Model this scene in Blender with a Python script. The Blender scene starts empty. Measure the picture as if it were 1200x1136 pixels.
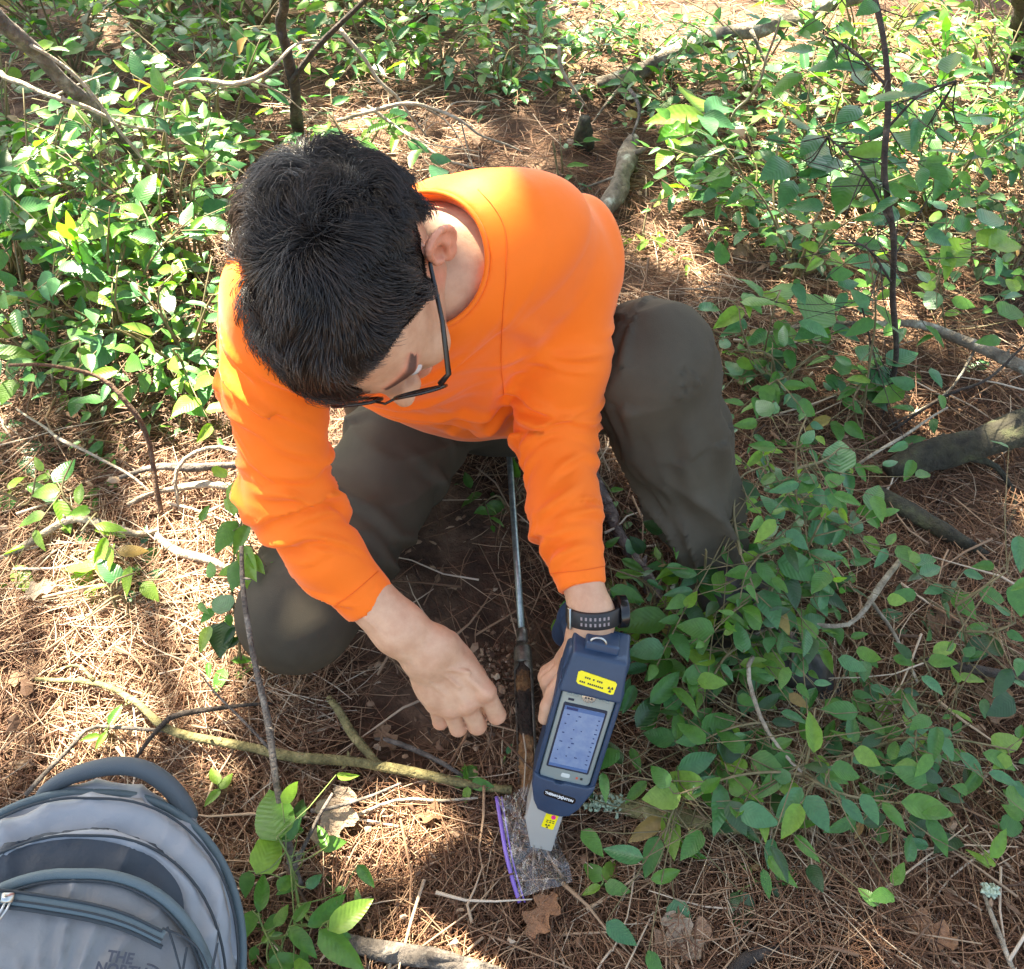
import bpy, bmesh, math, random, time
import numpy as np
from mathutils import Vector, Matrix, Quaternion
T0 = time.time()
rng = np.random.default_rng(7); random.seed(7)
scene = bpy.context.scene
col = scene.collection
# ------------------------------------------------------------------ camera, sky, sun, exposure
PITCH = math.radians(50.0); F0 = 1050.0; CAMH = 1.2
cd = bpy.data.cameras.new('camera'); cam = bpy.data.objects.new('camera', cd); col.objects.link(cam)
cam.location = (0, 0, CAMH); cam.rotation_euler = (math.pi/2 - PITCH, 0, 0)
cd.sensor_width = 36; cd.lens = 36*F0/1200.0; cd.clip_start = .02; cd.clip_end = 400
cd.sensor_fit = 'HORIZONTAL'
scene.camera = cam
SUN = Vector((-.30, .46, .84)).normalized()
w = bpy.data.worlds.new('World'); scene.world = w; w.use_nodes = True
nt = w.node_tree; bg = nt.nodes['Background']
sky = nt.nodes.new('ShaderNodeTexSky'); sky.sky_type = 'NISHITA'; sky.sun_disc = False
sky.sun_elevation = math.asin(SUN.z); sky.sun_rotation = math.atan2(SUN.x, SUN.y)
sky.air_density = 1.0; sky.dust_density = 3.0; sky.ozone_density = .6
nt.links.new(sky.outputs[0], bg.inputs[0]); bg.inputs[1].default_value = .066
sl = bpy.data.lights.new('sun', 'SUN'); sl.energy = 5.0; sl.angle = math.radians(.55); sl.color = (1, .95, .86)
so = bpy.data.objects.new('sun', sl); col.objects.link(so); so.location = SUN*20
so.rotation_euler = SUN.to_track_quat('Z', 'Y').to_euler()
vs = scene.view_settings; vs.view_transform = 'Standard'; vs.look = 'None'; vs.gamma = 1; vs.use_curve_mapping = False
vs.exposure = 3.42
vs.use_white_balance = True; vs.white_balance_temperature = 7600; vs.white_balance_tint = 6
scene.cycles.max_bounces = 8; scene.cycles.transparent_max_bounces = 12; scene.cycles.diffuse_bounces = 4

# ------------------------------------------------------------------ geometry of the view: a photo point at a depth or on the ground
CS, SN = math.cos(PITCH), math.sin(PITCH)
FWD = np.array([0, CS, -SN]); UPV = np.array([0, SN, CS]); RGT = np.array([1., 0, 0]); CAM = np.array([0, 0, CAMH])
def P(px, py, d):
    return CAM + FWD*d + RGT*((px-600)/F0*d) + UPV*((568-py)/F0*d)
def gh(x, y):
    x = np.asarray(x, float); y = np.asarray(y, float)
    h = .012*np.sin(3.1*x+1.3*y+.4) + .010*np.sin(5.3*y-2.2*x+1.1) + .007*np.sin(9.7*x+7.9*y+2.) + .006*np.sin(13.3*x-11.1*y+.7) + .003*np.sin(23*x+19*y)*np.sin(17*y-9*x)
    far = np.clip((np.hypot(x, y)-3.2)/4, 0, 1)
    h = h + far*(.10*np.sin(.9*x+.4)+.12*np.sin(.7*y+1.)) 
    h = h - .022*np.exp(-(((x+.03)/.16)**2+((y-.60)/.15)**2))
    return h
def G(px, py, h=0.0):
    "the point h metres above the ground seen at a photo point"
    v = (568-py)/F0
    z = h
    for _ in range(4):
        d = (CAMH-z)/(SN-CS*v)
        p = P(px, py, d); z = h + float(gh(p[0], p[1]))
    return P(px, py, (CAMH-z)/(SN-CS*v))
def nrm(a):
    a = np.asarray(a, float); return a/(np.linalg.norm(a)+1e-12)

# ------------------------------------------------------------------ object helpers
def tag(o, label=None, cat=None, group=None, kind=None):
    if label: o['label'] = label
    if cat: o['category'] = cat
    if group: o['group'] = group
    if kind: o['kind'] = kind
    return o
def empty(name, loc, label, cat, group=None):
    o = bpy.data.objects.new(name, None); o.empty_display_size = .05
    col.objects.link(o); o.location = Vector(loc)
    return tag(o, label, cat, group)
def link(name, me, parent=None, mats=None):
    o = bpy.data.objects.new(name, me); col.objects.link(o)
    if parent is not None:
        o.parent = parent
        off = Vector((0, 0, 0)); q = parent
        while q is not None: off += q.location; q = q.parent
        o.location = -off
    return o
def mesh_from(name, verts, faces, mat=None, smooth=True, attrs=None):
    me = bpy.data.meshes.new(name)
    verts = np.asarray(verts, np.float32)
    if isinstance(faces, np.ndarray):
        n, k = faces.shape
        me.vertices.add(len(verts)); me.vertices.foreach_set('co', verts.ravel())
        me.loops.add(n*k); me.polygons.add(n)
        me.loops.foreach_set('vertex_index', faces.astype(np.int32).ravel())
        me.polygons.foreach_set('loop_start', np.arange(0, n*k, k, dtype=np.int32))
        try: me.polygons.foreach_set('loop_total', np.full(n, k, np.int32))
        except Exception: pass
        me.update(calc_edges=True)
    else:
        me.from_pydata([tuple(map(float, v)) for v in verts], [], [tuple(f) for f in faces])
    if smooth: me.polygons.foreach_set('use_smooth', np.ones(len(me.polygons), bool))
    for k_, v_ in (attrs or {}).items():
        a = me.attributes.new(k_, 'FLOAT', 'POINT'); a.data.foreach_set('value', np.asarray(v_, np.float32))
    if mat is not None: me.materials.append(mat)
    me.validate(); me.update()
    return me
def obj(name, verts, faces, mat, parent=None, smooth=True, attrs=None):
    return link(name, mesh_from(name, verts, faces, mat, smooth, attrs), parent)

# ------------------------------------------------------------------ signed distance modelling
def grid(lo, hi, h):
    lo = np.asarray(lo, float); hi = np.asarray(hi, float)
    n = np.ceil((hi-lo)/h).astype(int)+1
    ax = [(lo[i]+h*np.arange(n[i])).astype(np.float32) for i in range(3)]
    X, Y, Z = np.meshgrid(*ax, indexing='ij')
    return np.stack([X, Y, Z], -1)
def nets(Fv, lo, h):
    "naive surface nets"
    lo = np.asarray(lo, float); s = Fv < 0
    nx, ny, nz = Fv.shape
    acc = np.zeros((nx-1, ny-1, nz-1, 3), np.float32); cnt = np.zeros((nx-1, ny-1, nz-1), np.float32)
    cor = [(a, b, c) for a in (0, 1) for b in (0, 1) for c in (0, 1)]
    sl_ = lambda o: (slice(o[0], nx-1+o[0]), slice(o[1], ny-1+o[1]), slice(o[2], nz-1+o[2]))
    for a in cor:
        for ax in range(3):
            if a[ax] == 0:
                b = list(a); b[ax] = 1
                fa, fb = Fv[sl_(a)], Fv[sl_(b)]
                m = (fa < 0) != (fb < 0)
                idx = np.nonzero(m)
                t = fa[idx]/(fa[idx]-fb[idx])
                pt = np.tile(np.array(a, np.float32), (len(t), 1)); pt[:, ax] = t
                acc[idx] += pt; cnt[idx] += 1
    act = cnt > 0
    ids = np.full(cnt.shape, -1, np.int64); I = np.nonzero(act); ids[I] = np.arange(len(I[0]))
    V = (np.stack(I, -1) + acc[I]/cnt[I][:, None])*h + lo
    quads = []
    for ax in range(3):
        a, b = [(1, 2), (2, 0), (0, 1)][ax]
        s0 = [slice(None)]*3; s1 = [slice(None)]*3; s0[ax] = slice(0, -1); s1[ax] = slice(1, None)
        ch = s[tuple(s0)] != s[tuple(s1)]
        J = np.array(np.nonzero(ch)).T
        ok = (J[:, a] > 0) & (J[:, b] > 0) & (J[:, a] < Fv.shape[a]-1) & (J[:, b] < Fv.shape[b]-1)
        J = J[ok]
        ea = np.zeros(3, int); ea[a] = 1; eb = np.zeros(3, int); eb[b] = 1
        g = lambda q: ids[q[:, 0], q[:, 1], q[:, 2]]
        Q = np.stack([g(J-ea-eb), g(J-eb), g(J), g(J-ea)], -1)
        inside = s[J[:, 0], J[:, 1], J[:, 2]]
        Q[~inside] = Q[~inside][:, ::-1]
        quads.append(Q)
    return V, np.concatenate(quads)
def smin(a, b, k):
    h = np.clip(.5+.5*(b-a)/k, 0, 1)
    return b*(1-h)+a*h - k*h*(1-h)
def smax(a, b, k): return -smin(-a, -b, k)
def cap(p, a, b, ra, rb):
    a = np.asarray(a, np.float32); b = np.asarray(b, np.float32); d = b-a
    t = np.clip(((p-a)@d)/max(float(d@d), 1e-9), 0, 1)
    q = p-a-t[..., None]*d
    return np.sqrt((q*q).sum(-1)) - (ra+(rb-ra)*t)
def ell(p, c, r, R=None):
    q = p-np.asarray(c, np.float32)
    if R is not None: q = q@np.asarray(R, np.float32)       # columns of R are the axes
    r = np.asarray(r, np.float32)
    k0 = np.sqrt(((q/r)**2).sum(-1)); k1 = np.sqrt(((q/(r*r))**2).sum(-1))
    return k0*(k0-1)/(k1+1e-9)
def rbox(p, c, hs, R=None, rad=.004):
    q = p-np.asarray(c, np.float32)
    if R is not None: q = q@np.asarray(R, np.float32)
    q = np.abs(q)-(np.asarray(hs, np.float32)-rad)
    return np.sqrt((np.maximum(q, 0)**2).sum(-1)) + np.minimum(q.max(-1), 0) - rad
def sweep(p, c0, c1, s0, s1, a, b, f=lambda t: (1., 1.)):
    "elliptical section swept from c0 to c1; a, b half width / half thickness as (t) pairs"
    c0 = np.asarray(c0, np.float32); c1 = np.asarray(c1, np.float32); d = c1-c0; L = float(np.sqrt(d@d)); dn = d/L
    t = ((p-c0)@d)/(L*L); tc = np.clip(t, 0, 1)
    q = p-c0-tc[..., None]*d
    s = (1-tc)[..., None]*np.asarray(s0, np.float32)+tc[..., None]*np.asarray(s1, np.float32)
    s = s-(s@dn)[..., None]*dn; s = s/np.sqrt((s*s).sum(-1))[..., None]
    n = np.cross(np.broadcast_to(dn, s.shape), s)
    u = (q*s).sum(-1); v = (q*n).sum(-1); w_ = (q@dn)
    A = np.interp(tc, a[0], a[1]).astype(np.float32); B = np.interp(tc, b[0], b[1]).astype(np.float32)
    k = np.sqrt((u/A)**2+(v/B)**2+(w_/B)**2)
    g = np.sqrt((u/(A*A))**2+(v/(B*B))**2+(w_/(B*B))**2)
    return k*(k-1)/(g+1e-9)
def sdf_obj(name, fn, lo, hi, h, mat, parent=None, disp=None, smooth_it=0, attrs=None):
    pts = grid(lo, hi, h)
    Fv = fn(pts).astype(np.float32)
    V, Q = nets(Fv, lo, h)
    me = mesh_from(name, V, Q, mat)
    if disp is not None:
        N = np.empty(len(me.vertices)*3, np.float32); me.vertices.foreach_get('normal', N); N = N.reshape(-1, 3)
        V = V + N*disp(V, N)[:, None]
        me.vertices.foreach_set('co', V.astype(np.float32).ravel()); me.update()
    if attrs is not None:
        N = np.empty(len(me.vertices)*3, np.float32); me.vertices.foreach_get('normal', N); N = N.reshape(-1, 3)
        for k_, v_ in attrs(V, N).items():
            a = me.attributes.new(k_, 'FLOAT', 'POINT'); a.data.foreach_set('value', np.asarray(v_, np.float32))
    return link(name, me, parent)
def basis(x=None, y=None, z=None):
    pass
def vnoise(p, scale, seed=0):
    "smooth value noise on (n,3)"
    q = np.asarray(p, float)*scale + seed*17.31
    i = np.floor(q).astype(np.int64); f = q-i; f = f*f*(3-2*f)
    def hsh(a, b, c):
        n = (a*73856093) ^ (b*19349663) ^ (c*83492791) ^ (seed*2654435761 % 2**31)
        n = (n ^ (n >> 13))*1274126177 & 0x7fffffff
        n = (n ^ (n >> 16)) & 0xffff
        return n/65535.0
    r = 0
    for a in (0, 1):
        for b in (0, 1):
            for c in (0, 1):
                wgt = (f[:, 0] if a else 1-f[:, 0])*(f[:, 1] if b else 1-f[:, 1])*(f[:, 2] if c else 1-f[:, 2])
                r = r+wgt*hsh(i[:, 0]+a, i[:, 1]+b, i[:, 2]+c)
    return r*2-1

# ------------------------------------------------------------------ tubes and sticks
def spline(pts, n):
    pts = np.asarray(pts, float)
    if len(pts) < 3:
        t = np.linspace(0, 1, n)[:, None]; return pts[0]*(1-t)+pts[-1]*t
    d = np.r_[0, np.cumsum(np.linalg.norm(np.diff(pts, axis=0), axis=1))]; d /= d[-1]
    ext = np.vstack([2*pts[0]-pts[1], pts, 2*pts[-1]-pts[-2]])
    out = []
    for t in np.linspace(0, 1, n):
        i = min(np.searchsorted(d, t, side='right')-1, len(pts)-2); u = (t-d[i])/(d[i+1]-d[i]+1e-12)
        p0, p1, p2, p3 = ext[i], ext[i+1], ext[i+2], ext[i+3]
        out.append(.5*((2*p1)+(-p0+p2)*u+(2*p0-5*p1+4*p2-p3)*u*u+(-p0+3*p1-3*p2+p3)*u**3))
    return np.array(out)
def tube_geo(pts, r, seg=8, jag=0., capped=True, seed=0, oval=1.):
    pts = np.asarray(pts, float); n = len(pts)
    r = np.interp(np.linspace(0, 1, n), np.linspace(0, 1, len(np.atleast_1d(r))), np.atleast_1d(r))
    T = np.gradient(pts, axis=0); T /= np.linalg.norm(T, axis=1)[:, None]+1e-12
    up = np.array([0, 0, 1.]) if abs(T[0][2]) < .9 else np.array([1., 0, 0])
    V = []; lr = np.random.default_rng(seed+11)
    ph = lr.uniform(0, 6.28, 8)
    for i in range(n):
        s = nrm(np.cross(T[i], up)); u = np.cross(s, T[i]); up = u
        for k in range(seg):
            a = 2*math.pi*k/seg
            j = 1+jag*(lr.uniform(-.5, .5)+.8*math.sin(a*2+ph[0]+i*.7)+.6*math.sin(a*3+ph[1]-i*.45))
            V.append(pts[i]+(s*math.cos(a)*oval+u*math.sin(a))*r[i]*j)
    Fc = []
    for i in range(n-1):
        for k in range(seg):
            k2 = (k+1) % seg
            Fc.append((i*seg+k, i*seg+k2, (i+1)*seg+k2, (i+1)*seg+k))
    if capped:
        V.append(pts[0]); V.append(pts[-1]); c0 = n*seg; c1 = c0+1
        for k in range(seg):
            k2 = (k+1) % seg
            Fc.append((c0, k2, k)); Fc.append((c1, (n-1)*seg+k, (n-1)*seg+k2))
    return V, Fc
class Geo:
    def __init__(s): s.V = []; s.F = []; s.A = []
    def add(s, V, F, a=0.):
        o = len(s.V); s.V += [tuple(map(float, v)) for v in V]; s.F += [tuple(i+o for i in f) for f in F]; s.A += [a]*len(V)
        return s
    def tube(s, pts, r, seg=8, **k):
        V, F = tube_geo(pts, r, seg, **{q: v for q, v in k.items() if q != 'a'}); return s.add(V, F, k.get('a', 0.))
    def obj(s, name, mat, parent=None, smooth=True):
        return obj(name, s.V, s.F, mat, parent, smooth, {'tint': s.A})
def prism(g, pts2, z0, z1, fr):
    "polygon pts2 (u, a) extruded z0..z1 in the frame fr=(origin, U, A, N)"
    o, U, A, N = fr; n = len(pts2)
    V = [o+U*p[0]+A*p[1]+N*z0 for p in pts2]+[o+U*p[0]+A*p[1]+N*z1 for p in pts2]
    Fc = [tuple(range(n))[::-1], tuple(range(n, 2*n))]+[(i, (i+1) % n, (i+1) % n+n, i+n) for i in range(n)]
    g.add(V, Fc)
def bevel(o, wd=.003, seg=3, ang=30):
    bm = bmesh.new(); bm.from_mesh(o.data)
    bmesh.ops.recalc_face_normals(bm, faces=bm.faces)
    es = [e for e in bm.edges if len(e.link_faces) == 2 and e.calc_face_angle(0) > math.radians(ang)]
    bmesh.ops.bevel(bm, geom=es, offset=wd, segments=seg, profile=.6, affect='EDGES', clamp_overlap=True)
    for f in bm.faces: f.smooth = True
    bm.to_mesh(o.data); bm.free()
    return o

# ------------------------------------------------------------------ materials
def material(name, base=(.5, .5, .5), rough=.6, metal=0., spec=.5, bump=None, noise=None, ramp=None, alpha=None, sss=0., coat=0., objrand=None, tint=None, trans=0., sheen=0., transmission=0., hsv=None):
    m = bpy.data.materials.new(name); m.use_nodes = True; n = m.node_tree; N = n.nodes; L = n.links
    b = N['Principled BSDF']; out = N['Material Output']
    b.inputs['Base Color'].default_value = (*base, 1); b.inputs['Roughness'].default_value = rough
    b.inputs['Metallic'].default_value = metal; b.inputs['Specular IOR Level'].default_value = spec
    if coat: b.inputs['Coat Weight'].default_value = coat; b.inputs['Coat Roughness'].default_value = .15
    if sss: b.inputs['Subsurface Weight'].default_value = sss; b.inputs['Subsurface Radius'].default_value = (.012, .005, .003); b.inputs['Subsurface Scale'].default_value = 1
    if sheen: b.inputs['Sheen Weight'].default_value = sheen
    if transmission: b.inputs['Transmission Weight'].default_value = transmission
    tc = N.new('ShaderNodeTexCoord')
    csock = None
    if noise:                              # (scale, detail, [(pos, colour)...], stretch)
        t = N.new('ShaderNodeTexNoise'); t.inputs['Scale'].default_value = noise[0]; t.inputs['Detail'].default_value = noise[1]; t.inputs['Roughness'].default_value = .65
        mp = N.new('ShaderNodeMapping'); L.new(tc.outputs['Object'], mp.inputs[0]); L.new(mp.outputs[0], t.inputs['Vector'])
        if len(noise) > 3: mp.inputs['Scale'].default_value = noise[3]
        r = N.new('ShaderNodeValToRGB'); L.new(t.outputs['Fac'], r.inputs[0])
        el = r.color_ramp.elements
        while len(el) < len(noise[2]): el.new(.5)
        for e, (p_, c_) in zip(el, noise[2]): e.position = p_; e.color = (*c_, 1)
        csock = r.outputs[0]
    if tint:                               # colour ramp over the 'tint' attribute, multiplied by noise if any
        a = N.new('ShaderNodeAttribute'); a.attribute_name = 'tint'
        r = N.new('ShaderNodeValToRGB'); L.new(a.outputs['Fac'], r.inputs[0]); el = r.color_ramp.elements
        while len(el) < len(tint): el.new(.5)
        for e, (p_, c_) in zip(el, tint): e.position = p_; e.color = (*c_, 1)
        if csock is None: csock = r.outputs[0]
        else:
            mx = N.new('ShaderNodeMix'); mx.data_type = 'RGBA'; mx.blend_type = 'MULTIPLY'; mx.inputs[0].default_value = 1
            L.new(r.outputs[0], mx.inputs[6]); L.new(csock, mx.inputs[7]); csock = mx.outputs[2]
    if objrand:                            # hue/value spread per object
        oi = N.new('ShaderNodeObjectInfo'); r = N.new('ShaderNodeValToRGB'); L.new(oi.outputs['Random'], r.inputs[0]); el = r.color_ramp.elements
        while len(el) < len(objrand): el.new(.5)
        for e, (p_, c_) in zip(el, objrand): e.position = p_; e.color = (*c_, 1)
        if csock is None: csock = r.outputs[0]
        else:
            mx = N.new('ShaderNodeMix'); mx.data_type = 'RGBA'; mx.blend_type = 'MULTIPLY'; mx.inputs[0].default_value = 1
            L.new(r.outputs[0], mx.inputs[6]); L.new(csock, mx.inputs[7]); csock = mx.outputs[2]
    if csock is not None: L.new(csock, b.inputs['Base Color'])
    last = None
    for bp in (bump or []):                # (kind, scale, strength, distance[, stretch])
        if bp[0] == 'noise':
            t = N.new('ShaderNodeTexNoise'); t.inputs['Detail'].default_value = 5
        elif bp[0] == 'wave':
            t = N.new('ShaderNodeTexWave'); t.inputs['Distortion'].default_value = 2
        else: t = N.new('ShaderNodeTexVoronoi')
        t.inputs['Scale'].default_value = bp[1]
        mp = N.new('ShaderNodeMapping'); L.new(tc.outputs['Object'], mp.inputs[0]); L.new(mp.outputs[0], t.inputs['Vector'])
        if len(bp) > 4: mp.inputs['Scale'].default_value = bp[4]
        bn = N.new('ShaderNodeBump'); bn.inputs['Strength'].default_value = bp[2]; bn.inputs['Distance'].default_value = bp[3]
        L.new(t.outputs[0], bn.inputs['Height'])
        if last: L.new(last.outputs[0], bn.inputs['Normal'])
        last = bn
    if last: L.new(last.outputs[0], b.inputs['Normal'])
    if trans:
        tr = N.new('ShaderNodeBsdfTranslucent'); mx = N.new('ShaderNodeMixShader'); mx.inputs[0].default_value = trans
        if csock is not None: 
            g = N.new('ShaderNodeMix'); g.data_type = 'RGBA'; g.blend_type = 'MULTIPLY'; g.inputs[0].default_value = 1
            L.new(csock, g.inputs[6]); g.inputs[7].default_value = (1.5, 1.9, .6, 1); L.new(g.outputs[2], tr.inputs[0])
        else: tr.inputs[0].default_value = (*base, 1)
        L.new(b.outputs[0], mx.inputs[1]); L.new(tr.outputs[0], mx.inputs[2]); L.new(mx.outputs[0], out.inputs[0])
    return m
# ------------------------------------------------------------------ ground, needle litter
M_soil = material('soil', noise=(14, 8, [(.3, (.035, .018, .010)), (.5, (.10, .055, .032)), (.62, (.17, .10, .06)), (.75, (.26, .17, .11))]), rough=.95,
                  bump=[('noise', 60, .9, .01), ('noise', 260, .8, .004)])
def build_ground():
    ax = np.r_[np.linspace(-60, -3, 26)[:-1], np.linspace(-3, 3, 240), np.linspace(3, 60, 26)[1:]]
    ay = np.r_[np.linspace(-60, -1, 26)[:-1], np.linspace(-1, 4.5, 220), np.linspace(4.5, 60, 26)[1:]]
    X, Y = np.meshgrid(ax, ay, indexing='ij'); Z = gh(X, Y)-.006
    V = np.stack([X, Y, Z], -1).reshape(-1, 3); ny = len(ay)
    I, J = np.meshgrid(np.arange(len(ax)-1), np.arange(ny-1), indexing='ij'); a = (I*ny+J).ravel()
    Q = np.stack([a, a+ny, a+ny+1, a+1], -1)
    o = obj('ground', V, Q, M_soil); tag(o, 'brown forest floor of soil under pine needles', None, None, 'structure')
build_ground()
def scatter(n, x0, x1, y0, y1, soft=.5):
    out = []
    while len(out) < n:
        x = rng.uniform(x0, x1, n*3); y = rng.uniform(y0, y1, n*3)
        r2 = x*x+(y)**2+1.44
        m = rng.uniform(0, 1, n*3) < (1.6/(r2))**1.6
        m &= np.abs(x) < .62*(y*.75+1.05)+.25
        out += list(np.stack([x[m], y[m]], -1))
    return np.array(out[:n])
def needles(name, n, lmin, lmax, wid, hmax, mat, y0=-.1, y1=4.2, keep=None, tilt=.10):
    xy = scatter(n, -3.0, 3.0, y0, y1)
    if keep is not None: xy = xy[keep(xy)]
    n = len(xy)
    L = rng.uniform(lmin, lmax, n)
    flow = 2.2*vnoise(np.c_[xy, np.zeros(n)], 4.0, 3)+1.5*vnoise(np.c_[xy, np.zeros(n)], 1.3, 5)
    th = flow*1.6+rng.normal(0, 1.0, n)+math.pi*(rng.random(n) < .5)
    z = gh(xy[:, 0], xy[:, 1])+rng.uniform(0, 1, n)**1.6*hmax
    pile = np.clip(vnoise(np.c_[xy, np.zeros(n)], 5.5, 9), 0, 1)*.022
    z = z+pile
    sl_ = rng.normal(0, tilt, n); cv = rng.normal(0, .22, n); sag = rng.uniform(-.10, .12, n)
    d = np.stack([np.cos(th), np.sin(th), sl_], -1); s = np.stack([-np.sin(th), np.cos(th), np.zeros(n)], -1)
    c = np.c_[xy, z]
    ws = wid*rng.uniform(.7, 1.35, n)*(1+.35*np.clip(np.hypot(xy[:, 0], xy[:, 1])-1.2, 0, 2))
    V = np.zeros((n, 4, 3, 3), np.float32)
    for k, t in enumerate((-.5, -.17, .17, .5)):
        p = c+d*(L*t)[:, None]+s*(L*cv*(t*t-.1))[:, None]; p[:, 2] += -L*sag*(t*t)*2+ws
        p[:, 2] = np.maximum(p[:, 2], gh(p[:, 0], p[:, 1])+.0005)
        wk = ws*(.55 if k in (0, 3) else 1.)
        V[:, k, 0] = p-s*wk[:, None]*.5; V[:, k, 1] = p+s*wk[:, None]*.5
        q = p.copy(); q[:, 2] += wk*.8; V[:, k, 2] = q
    base = np.arange(n)[:, None]*12
    Q = []
    for k in range(3):
        for a, b in ((0, 1), (1, 2), (2, 0)):
            Q.append(np.concatenate([base+k*3+a, base+k*3+b, base+(k+1)*3+b, base+(k+1)*3+a], 1))
    Q = np.stack(Q, 1).reshape(-1, 4)
    tn = np.clip(rng.beta(2, 2.2, n)+.25*vnoise(np.c_[xy, np.zeros(n)], 3.0, 21)+.08*(z-gh(xy[:,0],xy[:,1]))/hmax, 0, 1)
    o = obj(name, V.reshape(-1, 3), Q, mat, attrs={'tint': np.repeat(tn, 12)})
    return o
M_needle = material('needle', tint=[(0, (.045, .020, .012)), (.3, (.14, .062, .032)), (.55, (.28, .145, .080)), (.78, (.43, .28, .17)), (1, (.60, .50, .38))], rough=.5, spec=.35)
SHADE_SOIL = [(G(500, 700), .19), (G(560, 770), .16), (G(470, 850), .10), (G(600, 820), .11), (G(530, 620), .14)]  # needles cleared under the body so dark soil deepens its shadow
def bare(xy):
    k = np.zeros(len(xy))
    for c, r in SHADE_SOIL: k = np.maximum(k, np.clip(1.5-np.hypot(xy[:, 0]-c[0], xy[:, 1]-c[1])/r, 0, 1))
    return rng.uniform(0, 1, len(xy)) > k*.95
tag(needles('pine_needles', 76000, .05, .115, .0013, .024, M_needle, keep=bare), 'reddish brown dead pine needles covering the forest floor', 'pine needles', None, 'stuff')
M_chip = material('litter_chip', tint=[(0, (.05, .025, .014)), (.4, (.17, .09, .05)), (.75, (.36, .24, .15)), (1, (.55, .46, .36))], rough=.8, bump=[('noise', 200, .5, .002)])
def chips(n):
    xy = scatter(n, -3, 3, -.1, 4.2)
    n = len(xy); z = gh(xy[:, 0], xy[:, 1])+rng.uniform(.004, .03, n)
    V = []; F = []; A = []
    for i in range(n):
        r = rng.uniform(.0025, .009)*(1.7 if rng.random() < .12 else 1); R = Matrix.Rotation(rng.uniform(0, 6.3), 3, 'Z')@Matrix.Rotation(rng.normal(0, .5), 3, 'X')
        R = np.array(R); m = 7; o = len(V); ar = rng.uniform(.2, .75)
        for k in range(m):
            a = 6.283*k/m; rr = r*rng.uniform(.45, 1.35); p = R@np.array([rr*math.cos(a), rr*ar*math.sin(a), rng.uniform(-.002, .002)])
            V.append(p+np.array([*xy[i], z[i]]))
        V.append(np.array([*xy[i], z[i]+.0035])); V.append(np.array([*xy[i], z[i]-.002]))
        for k in range(m): F.append((o+k, o+(k+1) % m, o+m)); F.append((o+(k+1) % m, o+k, o+m+1))
        A += [float(rng.beta(1.3, 2.4))]*(m+2)
    o = obj('bark_litter', V, F, M_chip, attrs={'tint': A}, smooth=False)
    tag(o, 'loose flakes of bark and crumbled leaves among the needles', 'bark litter', None, 'stuff')
chips(4200)
def twiglets(n):
    g = Geo(); xy = scatter(n, -3, 3, 0, 4.2)
    for i in range(n):
        x, y = xy[i]; L = rng.uniform(.06, .22); th = rng.uniform(0, 6.283); z = float(gh(x, y))+rng.uniform(.008, .035)
        k = rng.normal(0, .2); pts = []
        for t in (-.5, -.2, .1, .5):
            pts.append((x+math.cos(th)*L*t-math.sin(th)*L*k*t*t+rng.normal(0, .003), y+math.sin(th)*L*t+math.cos(th)*L*k*t*t, z+rng.normal(0, .005)))
        g.tube(pts, [rng.uniform(.0012, .0028), .0008], 5, seed=i, a=float(rng.random()))
    o = g.obj('small_twigs', M_chip); tag(o, 'thin broken twigs scattered over the needles', 'twigs', None, 'stuff')
twiglets(1150)
# far, outside the photograph: the needle carpet goes on as plain ground material
# ------------------------------------------------------------------ the person
def CV(x, y, z): return RGT*x+UPV*y-FWD*z
M_skin = material('skin', tint=[(0, (.59, .35, .225)), (.45, (.60, .26, .165)), (1, (.12, .06, .045))], noise=(45, 5, [(.35, (.84, .76, .72)), (.65, (1, 1, 1))]), rough=.5, spec=.4, sss=.12,
                  bump=[('noise', 650, .25, .0012), ('noise', 90, .22, .003)])
M_shirt = material('orange_knit', base=(.89, .160, .008), rough=.62, spec=.25, sheen=.15, bump=[('noise', 1400, .25, .0008), ('noise', 45, .18, .004)])
M_trouser = material('olive_canvas', noise=(7, 5, [(.3, (.044, .037, .026)), (.7, (.074, .063, .046))]), rough=.78, spec=.25, bump=[('noise', 900, .35, .001), ('noise', 16, .15, .01, (1, 1, .35))])
M_hair = material('hair', tint=[(0, (.006, .004, .0035)), (.5, (.018, .012, .010)), (1, (.085, .055, .040))], rough=.33, spec=.6)
M_black = material('black_rubber', base=(.012, .012, .014), rough=.5)
M_blackgloss = material('black_plastic', base=(.008, .008, .009), rough=.22)
M_boot = material('boot_leather', noise=(30, 4, [(.3, (.010, .009, .009)), (.7, (.035, .03, .028))]), rough=.45, bump=[('noise', 150, .4, .002)])
M_lace = material('boot_lace', base=(.14, .10, .09), rough=.8)
M_steel = material('brushed_steel', base=(.45, .46, .45), rough=.3, metal=1.)
root_person = empty('person', G(560, 700), 'dark haired man in orange long sleeved shirt kneeling over the soil probe', 'person')
# joints
shR = P(338, 352, .82); elR = P(338, 588, .93); wrR = P(503, 764, 1.0)
shL = P(655, 300, 1.01); elL = P(652, 505, 1.09); wrL = P(694, 722, 1.025)
neckB = P(535, 305, .955); pelvis = P(585, 440, 1.42)
hipR = P(520, 445, 1.40); hipL = P(655, 435, 1.40)
knR = P(348, 722, 1.20); anR = knR+np.array([.06, .40, -.07]); anR[2] = .07
knL = P(762, 428, 1.10); anL = P(852, 712, 1.29)
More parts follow.
